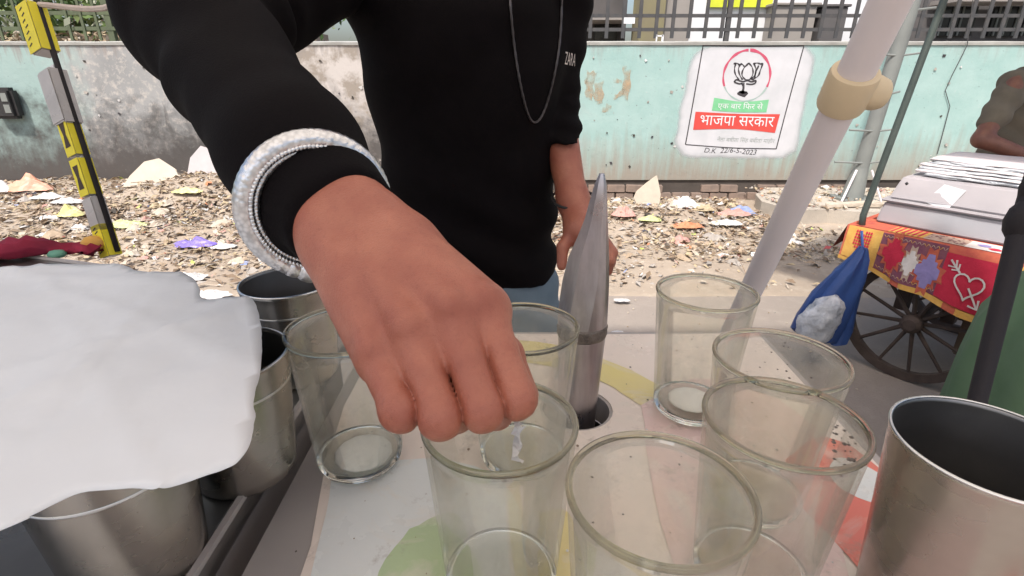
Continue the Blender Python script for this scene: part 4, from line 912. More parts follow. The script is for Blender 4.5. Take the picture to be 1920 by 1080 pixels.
for k1, k2, t_ in (('i', 'm', .40), ('m', 'r', .42), ('r', 'p', .46)):      # webs between the fingers
    a = [np.array(FN[k][0]) * (1 - t_) + np.array(FN[k][1]) * t_ for k in (k1, k2)]; a0 = [np.array(FN[k][0]) for k in (k1, k2)]
    for u0 in (0, .5, 1):
        D = smin(D, cone(G, a0[0] * (1 - u0) + a[0] * u0 + pal * .001, a0[1] * (1 - u0) + a[1] * u0 + pal * .001, .0092 - .002 * u0, .0092 - .002 * u0), .007)
for k1, k2 in (('i', 'm'), ('m', 'r'), ('r', 'p')):      # soft flesh behind neighbouring fingers, so that no daylight shows between them
    a = [(np.array(FN[k1][j]) + np.array(FN[k2][j])) / 2 + pal * (.0075 if j == 0 else .006) for j in (0, 1)]; D = np.minimum(D, cone(G, a[0], a[0] * .15 + a[1] * .85 + np.array((0, .008, 0)), .0065, .0055))
th = smin(cone(G, (-.03, .295, 1.167), (-.004, .2760, 1.1455), .0130, .0108), cone(G, (-.004, .2760, 1.1455), (.0065, .2600, 1.128), .0105, .0088), .004)
# neighbouring fingers keep a crease: each finger pair is cut apart by a thin groove
fing = fd[0]
for d in fd[1:]: fing = np.minimum(fing, d)
srt = np.sort(np.stack(fd), 0); gap = srt[1] - srt[0]
crease = np.where((srt[0] < .004), .0011 * np.exp(-(gap / .0022) ** 2), 0)
dist_k = np.min(np.stack([np.sqrt((G[0] - mcp[k][0]) ** 2 + (G[1] - mcp[k][1]) ** 2 + (G[2] - mcp[k][2]) ** 2) for k in 'imrp']), 0)
fing = fing + crease * np.clip((dist_k - .014) / .012, 0, 1)
D = smin(D, fing, .0035); D = smin(D, th, .005)
# wrinkles over the middle knuckles
for k in 'imrp':
    p1 = np.array(FN[k][1]); p0 = np.array(FN[k][0]); ax_ = (p0 - p1) / np.linalg.norm(p0 - p1)
    s_ = (G[0] - p1[0]) * ax_[0] + (G[1] - p1[1]) * ax_[1] + (G[2] - p1[2]) * ax_[2]; near = np.exp(-((G[0] - p1[0]) ** 2 + (G[1] - p1[1]) ** 2 + (G[2] - p1[2]) ** 2) / .011 ** 2)
    D = D + near * (.00042 * np.sin(s_ * 1500) + .0002 * np.sin(s_ * 3100 + 400 * (G[0] - p1[0])))
hand = nets(D, G, h)
# left forearm and hand resting by the tool
h2 = .0028; G2 = grid((.02, .78, .95), (.22, 1.12, 1.30), h2)
D2 = smin(cone(G2, (.075, 1.03, 1.25), (.108, .935, 1.09), .036, .0255), cone(G2, (.108, .935, 1.09), (.118, .885, 1.05), .026, .028), .02)
D2 = smin(D2, cone(G2, (.118, .885, 1.05), (.150, .845, 1.032), .026, .016), .015)
for k, (x, y, z) in enumerate([(.166, .838, 1.045), (.160, .828, 1.035), (.148, .828, 1.025), (.130, .835, 1.018)]):
    D2 = smin(D2, smin(cone(G2, (x - .018, y + .03, z), (x, y, z - .022), .0095, .009), cone(G2, (x, y, z - .022), (x + .002, y + .012, z - .046), .009, .0075), .004), .004)
D2 = smin(D2, smin(cone(G2, (.108, .885, 1.05), (.086, .862, 1.025), .013, .0105), cone(G2, (.086, .862, 1.025), (.084, .85, .995), .0105, .0085), .004), .006)
lhand = nets(D2, G2, h2)
# head and neck above the frame
h3 = .006; G3 = grid((-.30, .70, 1.40), (.06, 1.08, 1.86), h3)
HC = np.array((-.125, .87, 1.67))
D3 = ell(G3, HC, (.076, .095, .115)); D3 = smin(D3, ell(G3, HC + (0, -.045, -.075), (.048, .045, .045)), .04)
D3 = smin(D3, cone(G3, HC + (0, -.085, .015), HC + (0, -.112, -.018), .008, .014), .012); D3 = smin(D3, cone(G3, HC + (0, .03, -.06), (-.10, .945, 1.46), .055, .065), .03)
for s_ in (-1, 1):
    D3 = smin(D3, ell(G3, HC + (s_ * .078, .005, -.005), (.012, .022, .032)), .008); D3 = -smin(-D3, ell(G3, HC + (s_ * .032, -.098, .008), (.018, .014, .011)), .008)
    D3 = smin(D3, ell(G3, HC + (s_ * .032, -.080, .008), (.012, .012, .010)), .002)
D3 = smin(D3, cone(G3, HC + (-.02, -.094, -.052), HC + (.02, -.094, -.052), .007, .007), .008)
head = nets(D3, G3, h3)
hB = .009; GB = grid((-.40, .44, 1.0), (.20, 1.12, 1.56), hB)
DB = smin(cone(GB, (-.10, .945, 1.42), (-.085, .99, 1.12), .095, .10), cone(GB, (-.25, .875, 1.43), (.06, .98, 1.43), .05, .045), .04)
DB = smin(DB, cone(GB, (-.25, .875, 1.43), (-.285, .56, 1.35), .045, .036), .02); DB = smin(DB, cone(GB, (-.285, .56, 1.35), W - Fd * .135, .034, .024), .02)
DB = smin(DB, cone(GB, (.065, .985, 1.43), (.075, 1.03, 1.25), .042, .033), .02); DB = smin(DB, cone(GB, (-.10, .945, 1.42), (-.105, .925, 1.50), .06, .055), .02)
bo = nets_obj('body', [hand, lhand, head, nets(DB, GB, hB)], M['skin'], man, 3, True)
co = np.empty(len(bo.data.vertices) * 3, np.float32); bo.data.vertices.foreach_get('co', co); co = co.reshape(-1, 3) + np.array(man.location); pg = np.zeros(len(co))
for k in 'imrp':
    for p_, r_, w_ in ((np.array(FN[k][1]), .0125, 1.0), (np.array(mcp[k]) - pal * .008, .011, .7), (np.array(FN[k][0]) * .35 + np.array(FN[k][1]) * .65, .016, .35)):
        pg = np.maximum(pg, w_ * np.exp(-((co - p_) ** 2).sum(1) / r_ ** 2))
at_ = bo.data.attributes.new('pigment', 'FLOAT', 'POINT'); at_.data.foreach_set('value', pg.astype(np.float32))
D4 = ell(G3, HC + (0, .012, .022), (.083, .098, .108)) + .004 * np.sin(G3[0] * 190) * np.sin(G3[1] * 170); D4 = np.maximum(D4, -(G3[2] - (HC[2] + .03 - (G3[1] - HC[1]) * .7)))
nets_obj('hair', [nets(D4, G3, h3)], M['hair'], man)
# shirt: torso
h5 = .0055; G5 = grid((-.42, .72, .85), (.28, 1.30, 1.56), h5)
zs = [.84, .90, .96, 1.05, 1.18, 1.30, 1.38, 1.45, 1.50, 1.56]
cx = [-.078, -.078, -.078, -.078, -.076, -.076, -.082, -.095, -.104, -.105]; cy = [1.04, 1.035, 1.025, 1.01, .99, .965, .95, .94, .935, .93]
wa = [.176, .176, .172, .163, .160, .166, .178, .172, .125, .08]; wb = [.128, .13, .126, .116, .118, .128, .124, .10, .085, .07]
ip = lambda a: np.interp(G5[2], zs, a).astype(np.float32)
yaw = R(14); X, Y = G5[0] - ip(cx), G5[1] - ip(cy); xr = X * math.cos(yaw) + Y * math.sin(yaw); yr = -X * math.sin(yaw) + Y * math.cos(yaw)
fold = .006 * np.sin(G5[2] * 62 + xr * 16 + 1.5 * np.sin(xr * 19)) * np.exp(-((G5[2] - 1.0) / .12) ** 2) + .004 * np.sin(xr * 44 + G5[2] * 21) * np.exp(-((G5[2] - .93) / .08) ** 2) + .005 * np.sin(xr * 26 - G5[2] * 34 + 2 * np.sin(G5[2] * 11)) * np.exp(-((G5[2] - 1.28) / .14) ** 2)
a_, b2 = ip(wa), ip(wb); D5 = (np.sqrt((xr / a_) ** 2 + (yr / b2) ** 2) - 1) * b2 + fold
D5 = np.maximum(D5, (.906 + .014 * np.sin(xr * 16 + 1)) - G5[2])
D5 = np.maximum(D5, -((np.sqrt((xr / (a_ - .018)) ** 2 + (yr / (b2 - .018)) ** 2) - 1) * b2 + np.maximum(0, G5[2] - .96) * 3))
D5 = np.maximum(D5, G5[2] - 1.53)
SL, EL = (.072, .985, 1.455), (.075, 1.035, 1.25)
D5 = smin(D5, cone(G5, SL, EL, .066, .044) + .003 * np.sin(G5[2] * 95 + G5[0] * 30), .03)
fl = .0035 * np.sin(G5[2] * 190 + G5[0] * 60); D5 = smin(D5, np.maximum(cone(G5, EL, (.092, .975, 1.165), .045, .038) + fl, -(G5[2] - 1.195 - (G5[1] - .99) * .3)), .015)
torso = nets(D5, G5, h5)
# shirt: right sleeve (shoulder - elbow - cuff), with draped folds and an open cuff
h6 = .0026; G6 = grid((-.425, .285, 1.14), (-.03, 1.0, 1.58), h6)
SR = (-.265, .870, 1.445); EL2 = (-.290, .540, 1.345); CU = W - Fd * .005
d1 = cone(G6, SR, EL2, .074, .053); cu0 = W - Fd * .085
d2 = cone(G6, EL2, cu0, .053, .044); d3 = smin(cone(G6, cu0 + rad * .006, CU + rad * .0095, .038, .0262), cone(G6, cu0 - rad * .006, CU - rad * .0095, .038, .0262), .01)
D6 = smin(smin(d1, d2, .03), d3, .02)
bn = W - Fd * .030 - rad * .021 + pal * .008; D6 = smin(D6, ell(G6, bn, (.025, .025, .025)), .012)
L_ = (G6[0] - EL2[0]) * Fd[0] + (G6[1] - EL2[1]) * Fd[1] + (G6[2] - EL2[2]) * Fd[2]; Tq = (G6[0] - EL2[0]) * rad[0] + (G6[1] - EL2[1]) * rad[1] + (G6[2] - EL2[2]) * rad[2]
amp = np.clip(.4 + .6 * np.sin(Tq * 22 + L_ * 9), 0, 1)
wq = .55 * np.sin(Tq * 31 + L_ * 17) + .45 * np.sin(Tq * 13 - L_ * 29 + 1.3); up_ = np.clip(1.15 - (L_ + .02) / .28, .12, 1)
D6 = D6 + up_ * 2.6 * (.0042 * np.sin(L_ * 41 + Tq * 34 + 2.0 * wq) * (.45 + .55 * np.sin(Tq * 15 - L_ * 12 + .6)) + .0022 * np.sin(L_ * 78 - Tq * 52 + 2.4 * wq) * np.clip(np.sin(L_ * 19 + Tq * 21), 0, 1)) + .003 * np.sin(Tq * 40 - G6[1] * 16) * np.exp(-((L_ + .1) / .12) ** 2)
endp = W + Fd * .001; tiltn = Fd - pal * .5; tiltn = tiltn / np.linalg.norm(tiltn)
sd_ = (G6[0] - endp[0]) * tiltn[0] + (G6[1] - endp[1]) * tiltn[1] + (G6[2] - endp[2]) * tiltn[2] 
D6 = -smin(-D6, -sd_, .003)
nets_obj('shirt', [torso, nets(D6, G6, h6)], M['shirt'], man, 2)
# jeans and shoes
h7 = .010; G7 = grid((-.34, .84, .02), (.18, 1.24, .99), h7)
D7 = smin(ell(G7, (-.078, 1.035, .90), (.165, .12, .13)), cone(G7, (-.158, 1.03, .84), (-.165, 1.02, .48), .098, .072), .03)
D7 = smin(D7, cone(G7, (.008, 1.03, .84), (.03, 1.02, .48), .098, .072), .02)
D7 = np.minimum(D7, cone(G7, (-.165, 1.02, .48), (-.17, 1.05, .08), .072, .058)); D7 = np.minimum(D7, cone(G7, (.03, 1.02, .48), (.035, 1.05, .08), .072, .058))
D7 = D7 + .005 * np.sin(G7[2] * 70 + G7[0] * 40) * np.exp(-((G7[2] - .8) / .1) ** 2) + .004 * np.sin(G7[2] * 60 + 2 * np.sin(G7[0] * 30)); D7 = np.maximum(D7, .07 - G7[2])
nets_obj('jeans', [nets(D7, G7, h7)], M['jeans'], man, 2)
for x in (-.17, .035):
    q = MB(); q.loft([[(x + .045 * math.cos(a), 1.0 + .13 * math.sin(a) - .03, z) for a in [2 * math.pi * k / 16 for k in range(16)]] for z in (.002, .03)] + [[(x + .036 * math.cos(a), 1.0 + .10 * math.sin(a) - .01, .075) for a in [2 * math.pi * k / 16 for k in range(16)]]]); q.build('shoe', M['shoe'], man, smooth=True)
# silver bangle: open ring with ribbed body, bead row and ball ends
fw = np.array((0, .9265, -.3762)); up = np.array((0, .3762, .9265)); rt = np.array((1., 0, 0))
bc = np.array((-.1235, .3325, 1.2205)); vw = (bc - np.array((0, 0, 1.3))); vw /= np.linalg.norm(vw); axn = Fd * .50 - vw * .75; axn /= np.linalg.norm(axn)
e1 = rt - axn * (rt @ axn); e1 /= np.linalg.norm(e1); e2 = np.cross(axn, e1); e2 = e2 if e2 @ up > 0 else -e2
BR_ = .0412
def bp(a, r_=BR_, o=0): return Vector(bc + e1 * r_ * math.cos(a) + e2 * r_ * math.sin(a) + axn * o)
def bangle():
    t0, t1 = R(-60), R(255); n_ = 150; q = MB()
    q.tube([bp(t0 + (t1 - t0) * i / n_) for i in range(n_ + 1)], [.0070 + .00016 * math.sin(i * 2.1) for i in range(n_ + 1)], 14)
    o = q.build('bangle', M['silver'], man, smooth=True)
    q = MB()
    for i in range(92):
        a = t0 + (t1 - t0) * i / 91; q.ball(bp(a, BR_ - .0056, .0034), .0027, 8, (1, 1, 1)); q.ball(bp(a + .02, BR_ - .0030, .0060), .0020, 6)
    q.build('beading', M['silver'], o, smooth=True, kind='stuff')
    for a in (t0, t1):
        q = MB(); q.ball(bp(a), .0098, 16); q.ball(bp(a + (.23 if a == t0 else -.23)), .0080, 14); q.build('ball_end', M['silver'], o, smooth=True)
bangle()
from mathutils.bvhtree import BVHTree
sh = bpy.data.objects['shirt']; bvh = BVHTree.FromPolygons([v.co + man.location for v in sh.data.vertices], [tuple(p.vertices) for p in sh.data.polygons])
def on_shirt(x, z, gap):
    h_ = bvh.ray_cast(Vector((x, .62, z)), Vector((0, 1, 0)))[0]; return (x, (h_.y if h_ else .9) - gap, z)
# neck chain hanging on the chest, wrist thread, chest lettering
def torso_front(px, z):
    """front surface of the torso at world x, height z"""
    c0, c1, a0, b0 = np.interp(z, zs, cx), np.interp(z, zs, cy), np.interp(z, zs, wa), np.interp(z, zs, wb)
    best = None
    for k in range(400):
        t = math.pi * (1 + k / 399); x, y = a0 * math.cos(t), b0 * math.sin(t); X_ = c0 + x * math.cos(yaw) - y * math.sin(yaw); Y_ = c1 + x * math.sin(yaw) + y * math.cos(yaw)
        if best is None or abs(X_ - px) < best[0]: best = (abs(X_ - px), X_, Y_)
    return best[1], best[2]
cl = curve2([(-.006, 1.50), (-.004, 1.41), (.004, 1.33), (.018, 1.26), (.033, 1.225), (.05, 1.235), (.066, 1.29), (.076, 1.37), (.072, 1.50)], 10)
q = MB(); q.tube([on_shirt(x, z, .003) for x, z in cl], [.0016 + .0006 * (i % 2) for i in range(len(cl))], 6); q.build('neck_chain', M['chain'], man)
q = MB(); q.tube([Vector((.1075, .936, 1.092)) + Vector((math.cos(a) * .0365, math.sin(a) * .0415, .004 * math.cos(a + 1) + .012 * math.sin(a))) for a in [2 * math.pi * k / 24 for k in range(24)]], .0023, 6, closed=True); q.build('wrist_thread', M['black'], man)
def chest(u, w):
    x = .0855 + .021 * u; z = 1.311 + .0185 * w - .003 * u; return on_shirt(x, z, .0012)
v_, f_ = text_shape('ZARA', chest); mesh_obj('chest_lettering', v_, f_, M['c_white'], man)
# shred of white salt dropping from the fingertips
q = MB(); pth = curve2([(.0045, .2505, 1.1265), (.0030, .246, 1.1200), (.0040, .243, 1.1130), (.0026, .240, 1.1060), (.0030, .238, 1.1000)], 5)
v_ = []
for i, p in enumerate(pth):
    a = i * .45; d = Vector((math.cos(a), math.sin(a), .2 * math.sin(i * 2.1))) * (.0030 + .0011 * math.sin(i * 1.7) + .0008 * math.sin(i * 4.1)); p = Vector(p); v_ += [p - d, p + Vector((.0008, -.0012, 0)) * math.sin(i * 1.3), p + d]
q.add(v_, [(3 * i + k, 3 * i + k + 1, 3 * i + k + 4, 3 * i + k + 3) for i in range(len(pth) - 1) for k in (0, 1)])
o = q.build('salt_shred', LIT[1]); tag(o, 'thin white shred dropping from the fingertips into the glass', 'salt'); md = o.modifiers.new('thickness', 'SOLIDIFY'); md.thickness = .0006

# ================================================================== LEFT EDGE: PACKET POLE, CLOTH
pb, pt = Vector((-.6734, .8673, TZ)), Vector((-.7788, .9875, 1.393)); pd = (pt - pb).normalized(); pp_ = pb - pd * ((pb.z - (TZ - .0)) / pd.z)
pk = thing('packet_pole', 'black pole hung with yellow and grey packets at the left of the cart', 'pole', pp_)
q = MB(); q.tube([pp_, pt, pt + pd * .85], .0045, 10); q.build('rod', M['black_wrap'], pk, smooth=True)
xw = Vector((.93, -.36, 0)); xw = (xw - pd * xw.dot(pd)).normalized(); yw = pd.cross(xw)
spec = [(1.368, .080, 'yellow', 1), (1.262, .092, 'clear_card', 0), (1.203, .07, 'yellow', 2), (1.137, .064, 'yellow', 2), (1.078, .06, 'clear_card', 0), (1.036, .056, 'yellow', 1)]
LB = ['top yellow packet on the black pole with black writing', 'grey cellophane packet under the top yellow packet', 'yellow packet with a dark hourglass mark, upper one', 'yellow packet with a dark hourglass mark, lower one', 'grey packet above the lowest yellow packet', 'lowest yellow packet on the pole beside the maroon cloth']
for (z, L, m_, mk), lab in zip(spec, LB):
    c_ = pb + pd * ((z - pb.z) / pd.z) - xw * .0135 - yw * .003; ww, dd = (.023, .022) if L < .08 else (.030, .028)
    t = thing('hanging_packet', lab, 'packet', c_, 'packets hung on the black pole')
    q = MB(); q.box(c_, (ww, dd, L), (xw, yw, pd)); q.build('card_box', M['clear_card'], t, bevel=.002)
    sgn = -1 if yw.y > 0 else 1
    fc = c_ + yw * sgn * (dd / 2 + .0007)
    q = MB(); q.box(fc, (ww * .98, .0011, L * (.98 if mk else .9)), (xw, yw, pd)); fo = q.build('front_face', M[m_], t)
    f2 = c_ + xw * (ww / 2 + .0006); q = MB(); q.box(f2, (.001, dd * .96, L * .97), (xw, yw, pd)); q.build('side_face', M[m_], t)
    ff = fc + yw * sgn * .0009
    if mk == 2:
        q = MB(); q.poly([ff + xw * a + pd * b for a, b in ((-.007, .02), (.007, .02), (.0035, 0), (.007, -.02), (-.007, -.02), (-.0035, 0))]); q.build('hourglass_mark', M['darkbrown'], fo)
    if mk == 1:
        q = MB()
        for k in range(7):
            o_ = ff + pd * (L * (.38 - .12 * k)) + xw * rnd.uniform(-.010, -.004); q.poly([o_, o_ + xw * .008 + pd * .003, o_ + xw * .0085 + pd * .0005, o_ - pd * .0022])
        q.build('handwriting', M['ink'], fo)
    q = MB(); q.box(c_ + pd * (L / 2 + .004), (ww * .6, .002, .008), (xw, yw, pd)); q.build('hang_tab', M['white_paint'], t)
q = MB(); q.tube(curve2([tuple(pt + pd * .01), (-.66, .97, 1.395), (-.56, .93, 1.425), (-.40, .88, 1.45), (-.2, .86, 1.52)], 6), .0045, 6); tag(q.build('pale_rope', M['rope']), 'pale rope running from the top yellow packet behind the sleeve', 'rope')
q = MB(); rings = []
for i in range(22):
    s_ = i / 21; x = -.99 + .30 * s_; y = .84 + .012 * math.sin(s_ * 9); r_ = .030 * (1 - .45 * s_) * (.75 + .25 * math.sin(s_ * 13))
    rings.append([(x + .004 * math.sin(k * 2 + i), y + r_ * 1.7 * math.cos(2 * math.pi * k / 14), TZ + .004 + max(0, (r_ * (1 + math.sin(2 * math.pi * k / 14)) * .62 + .007 * mnoise.noise(Vector((k * .9, i * .55, 3))) + .004 * math.sin(k * 2.2 + i * 1.7)))) for k in range(14)])
q.loft(rings); tag(q.build('maroon_cloth', M['maroon'], smooth=True), 'folded maroon cloth at the left edge behind the white sheet', 'cloth')
q = MB(); q.ball((-.705, .86, TZ + .016), .016, 10, (1.2, 1, .9)); tag(q.build('ochre_knot', M['c_yellow'], smooth=True), 'small ochre knot of cloth between the maroon cloth and the pole', 'knot')
q = MB(); q.ball((-.745, .83, TZ + .008), .012, 8, (1.3, 1, .6)); tag(q.build('teal_wrapper', M['green_bag'], smooth=True), 'small teal wrapper beside the ochre knot', 'wrapper')
bx = thing('black_lantern_box', 'black box with pale panes fixed to the wall at the left edge', 'box', (-5.05, 5.7, 1.0))
q = MB(); q.box((-5.17, 5.74, 1.0), (.28, .12, .30)); q.build('housing', M['black'], bx, bevel=.03)
for x, z in ((-5.10, 1.06), (-5.10, .95), (-5.22, 1.0)):
    q = MB(); q.box((x, 5.677, z), (.06, .006, .08)); q.build('pane', M['galv'], bx)

# ================================================================== RIGHT: NEIGHBOUR'S CART
CA = Vector((1.566, 2.356, 0)); dv = Vector((.6, -.8, 0)); nv_ = Vector((.8, .6, 0)); zv = Vector((0, 0, 1)); LEN = .95; DEP = .8
def K(s_, t_, z): return CA + dv * s_ + nv_ * t_ + zv * z
hc = thing('hand_cart', 'wooden hand cart with spoked wheel and embroidered cloth at the right', 'cart', K(.3, .4, 0))
q = MB(); q.box(K(LEN / 2, DEP / 2, .615), (LEN, DEP, .05), (dv, nv_, zv)); q.build('bed', M['wood2'], hc)
for t_ in (.12, .68):
    q = MB(); q.box(K(LEN / 2, t_, .55), (LEN, .05, .08), (dv, nv_, zv)); q.build('beam', M['wood'], hc)
wc = K(.31, .02, .275)
q = MB(); q.tube([wc - nv_ * .03, K(.31, DEP + .03, .275)], .018, 10); q.build('axle', M['wood'], hc)
for s_ in (.22, .4):
    q = MB(); q.box(K(s_, .14, .42), (.05, .05, .28), (dv, nv_, zv)); q.build('axle_bracket', M['wood'], hc)
def wheel(c_):
    q = MB(); N = 40; rings = []
    for k in range(N):
        a = 2 * math.pi * k / N; d = dv * math.cos(a) + zv * math.sin(a); rings.append([c_ + d * r_ + nv_ * o_ for r_, o_ in ((.274, -.018), (.274, .018), (.236, .015), (.236, -.015))])
    v_ = [p for r_ in rings for p in r_]; f_ = [(4 * k + i, 4 * k + (i + 1) % 4, 4 * ((k + 1) % N) + (i + 1) % 4, 4 * ((k + 1) % N) + i) for k in range(N) for i in range(4)]
    q.add(v_, f_); w = smooth_by_angle(q.build('wheel', M['wood'], hc))
    q = MB(); q.tube([c_ - nv_ * .05, c_ - nv_ * .035, c_ + nv_ * .035, c_ + nv_ * .05], [.025, .042, .042, .025], 14); q.build('hub', M['wood'], w)
    for k in range(12):
        a = 2 * math.pi * (k + .3) / 12; d = dv * math.cos(a) + zv * math.sin(a); q = MB(); q.tube([c_ + d * .035, c_ + d * .12, c_ + d * .243], [.0105, .0085, .0075], 6); q.build('spoke', M['wood'], w)
wheel(wc); wheel(K(.31, DEP - .02, .275))
for s_, t_ in ((.85, .1), (.85, .7)):
    q = MB(); q.box(K(s_, t_, .295), (.045, .045, .59), (dv, nv_, zv)); q.build('leg', M['wood'], hc)
q = MB(); q.tube([K(.02, .02, .6), K(.015, .01, .70), Vector((1.6921, 2.36, 1.5593)), Vector((1.76, 2.36, 2.1))], .014, 10); q.build('canopy_pole', M['dark_rod'], hc, smooth=True)
q = MB(); q.tube([K(.9, .75, .64), K(.9, .75, 2.1)], .014, 8); q.build('canopy_pole', M['dark_rod'], hc, smooth=True)
q = MB(); q.box(K(.45, .4, 2.12), (1.5, 1.3, .02), (dv, nv_, zv)); q.build('canopy', M['canvas'], hc)
# embroidered cloth: top plus a hanging skirt, patches of other cloths sewn on
def SK(s_, v2, lift=0):
    """point on the skirt: s along the front edge, v2 from the table edge (0) to the hem (1)"""
    hh = .15 + .13 * min(1, max(0, s_ / .5)); w = .012 * math.sin(s_ * 34) * v2 + .01 * mnoise.noise(Vector((s_ * 9, v2 * 2, 3))) * v2
    return K(s_, -.012 - .035 * v2 - w - lift * .004, .652 - hh * v2 + .006 * math.sin(s_ * 22) * v2 * v2)
N = 60; q = MB(); v_ = [SK(-.03 + (LEN + .03) * i / N, j / 6) for j in range(7) for i in range(N + 1)]
q.add(v_, [(j * (N + 1) + i, j * (N + 1) + i + 1, (j + 1) * (N + 1) + i + 1, (j + 1) * (N + 1) + i) for j in range(6) for i in range(N)])
q.add([K(-.03 + (LEN + .03) * i / N, -.012, .652) for i in range(N + 1)] + [K(-.03 + (LEN + .03) * i / N, DEP, .652) for i in range(N + 1)], [(i, i + 1, N + 2 + i, N + 1 + i) for i in range(N)])
e_ = [K(-.03, -.012 + .1 * j, .652) for j in range(9)]; q.add(e_ + [p + Vector((-.03, .03, -.12 + .01 * (j % 2))) for j, p in enumerate(e_)], [(j, j + 1, 10 + j, 9 + j) for j in range(8)])
cloth = q.build('embroidered_cloth', M['c_orange'], hc, smooth=True)
def patch(name, s0, s1, v0, v1, m_, lift=1, top=None):
    q = MB(); n_ = 14; P_ = []
    for j in range(5):
        for i in range(n_ + 1):
            ss, vv = s0 + (s1 - s0) * i / n_, v0 + (v1 - v0) * j / 4
            P_.append(SK(ss, vv, lift) if vv >= 0 else K(ss, -.012 - vv * .2, .652 + .0015 + .0012 * lift))
    q.add(P_, [(j * (n_ + 1) + i, j * (n_ + 1) + i + 1, (j + 1) * (n_ + 1) + i + 1, (j + 1) * (n_ + 1) + i) for j in range(4) for i in range(n_)]); return q.build(name, m_, cloth)
def deco(parent, pts2, m_, lift, w_):
    v2, f2 = ribbon(pts2, w_); q = MB(); q.add([SK(a, b, lift) for a, b in v2], f2); return q
patch('hem_band', -.03, LEN, .90, 1.0, M['c_yellow'], 1)
py_ = patch('heart_patch', -.02, .12, .0, .9, M['c_yellow'], 1)
def heart(cx_, cy_, s_, sy, n_=28):
    out = []
    for i in range(n_ + 1):
        t = 2 * math.pi * i / n_; out.append((cx_ + s_ * 16 * math.sin(t) ** 3 / 17, cy_ - sy * (13 * math.cos(t) - 5 * math.cos(2 * t) - 2 * math.cos(3 * t) - math.cos(4 * t)) / 17))
    return out
q = MB()
for i in range(9):
    for j in range(9):
        a, b = (i - 4) / 4.2, (j - 4) / 4.2
        if (a * a + b * b * .9 - .62) ** 3 - a * a * (-b) ** 3 < 0: c_ = Vector((0.05 + a * .04, .45 + b * .36)); q.poly([SK(c_.x + .0045 * math.cos(k * 1.047), c_.y + .036 * math.sin(k * 1.047), 2) for k in range(6)])
q.build('dotted_heart', M['c_red'], cloth)
patch('plum_patch', .12, .36, .02, .9, M['c_purple'], 1)
def motif(nm, a, b, ra, rb, m_, lift, jag=.25):
    q = MB(); P_ = []
    for k in range(24):
        t = 2 * math.pi * k / 24; r_ = (1 / (abs(math.cos(t)) + abs(math.sin(t)))) * (1 + jag * (k % 2)); P_.append(SK(a + ra * r_ * math.cos(t), b + rb * r_ * math.sin(t), lift))
    c_ = SK(a, b, lift); q.add([c_] + P_, [(0, 1 + k, 1 + (k + 1) % 24) for k in range(24)]); q.build(nm, m_, cloth)
for a, b, ra, rb, m_ in ((.18, .42, .042, .34, 'c_red'), (.25, .48, .028, .24, 'c_white'), (.315, .54, .042, .32, 'c_lilac')):
    motif('fringe_motif', a, b, ra * 1.25, rb * 1.2, M['c_orange'] if m_ != 'c_white' else M['c_beige'], 1.6, .5); motif('diamond_motif', a, b, ra, rb, M[m_], 2.2)
for k in range(14):
    s_ = .128 + .0165 * k
    for v0 in (.06, .80): q2 = [(s_, v0), (s_ + .008, v0 + .05), (s_ + .015, v0)]; v2, f2 = ribbon(q2, .004); q = MB(); q.add([SK(a, b, 2.2) for a, b in v2], f2); q.build('zigzag_stitch', M['c_beige'] if k % 3 else M['c_yellow'], cloth)
rp = patch('red_patch', .36, .56, .12, .88, M['c_red'], 1.5)
patch('fringe_patch', .56, .68, .1, .9, M['c_yellow'], 1.2); patch('fringe_patch', .70, .90, .1, .9, M['c_orange'], 1.3)
def art2(P2, w_, nm):
    v2, f2 = ribbon(P2, w_); q = MB(); q.add([SK(.46 + .075 * a, .50 + .30 * b, 3) for a, b in v2], f2); q.build(nm, M['c_white'], cloth)
art2([(a, b) for a, b in heart(.0, .08, .68, .72)], .085, 'heart_outline')
art2([(-1.05, -.95), (-.72, -.62), (-.5, -.42)], .10, 'arrow_tail'); art2([(-1.1, -.6), (-.72, -.62), (-.8, -1.0)], .09, 'arrow_feather'); art2([(-.9, -.45), (-.6, -.52), (-.62, -.85)], .08, 'arrow_feather')
art2([(.05, .15), (.4, .62), (.62, .95)], .09, 'arrow_shaft'); art2([(.25, .95), (.66, 1.0), (.62, .55)], .10, 'arrow_head')
# upper row of patches lying on the cart top in front of the box
for nm, s0, s1, m_ in (('orange_patch', .0, .13, 'c_orange'), ('striped_patch', .13, .26, 'c_yellow'), ('dotted_patch', .26, .40, 'c_beige'), ('floral_patch', .40, .56, 'c_white'), ('plain_patch', .56, .9, 'c_orange')):
    patch(nm, s0, s1, -.62, -.02, M[m_], 1)
for k in range(6):
    q = MB(); a = .135 + .02 * k; q.add([K(a, .0, .656), K(a + .009, .0, .656), K(a + .012, .112, .656), K(a + .003, .112, .656)], [(0, 1, 2, 3)]); q.build('stripe', M['c_red'], cloth)
q = MB()
for k in range(40): a, b = .265 + .13 * rnd.random(), .005 + .105 * rnd.random(); q.poly([K(a + .004 * math.cos(j * 1.05), b + .004 * math.sin(j * 1.05), .656) for j in range(6)])
q.build('brown_dots', M['c_purple'], cloth)
for a, b, r_, m_ in ((.45, .06, .022, 'c_lilac'), (.49, .03, .02, 'c_red'), (.52, .075, .016, 'c_lilac')):
    q = MB(); q.poly([K(a + r_ * math.cos(j * .628) * (1 + .2 * math.sin(j * 3)), b + r_ * math.sin(j * .628), .656) for j in range(10)]); q.build('petal', M[m_], cloth)
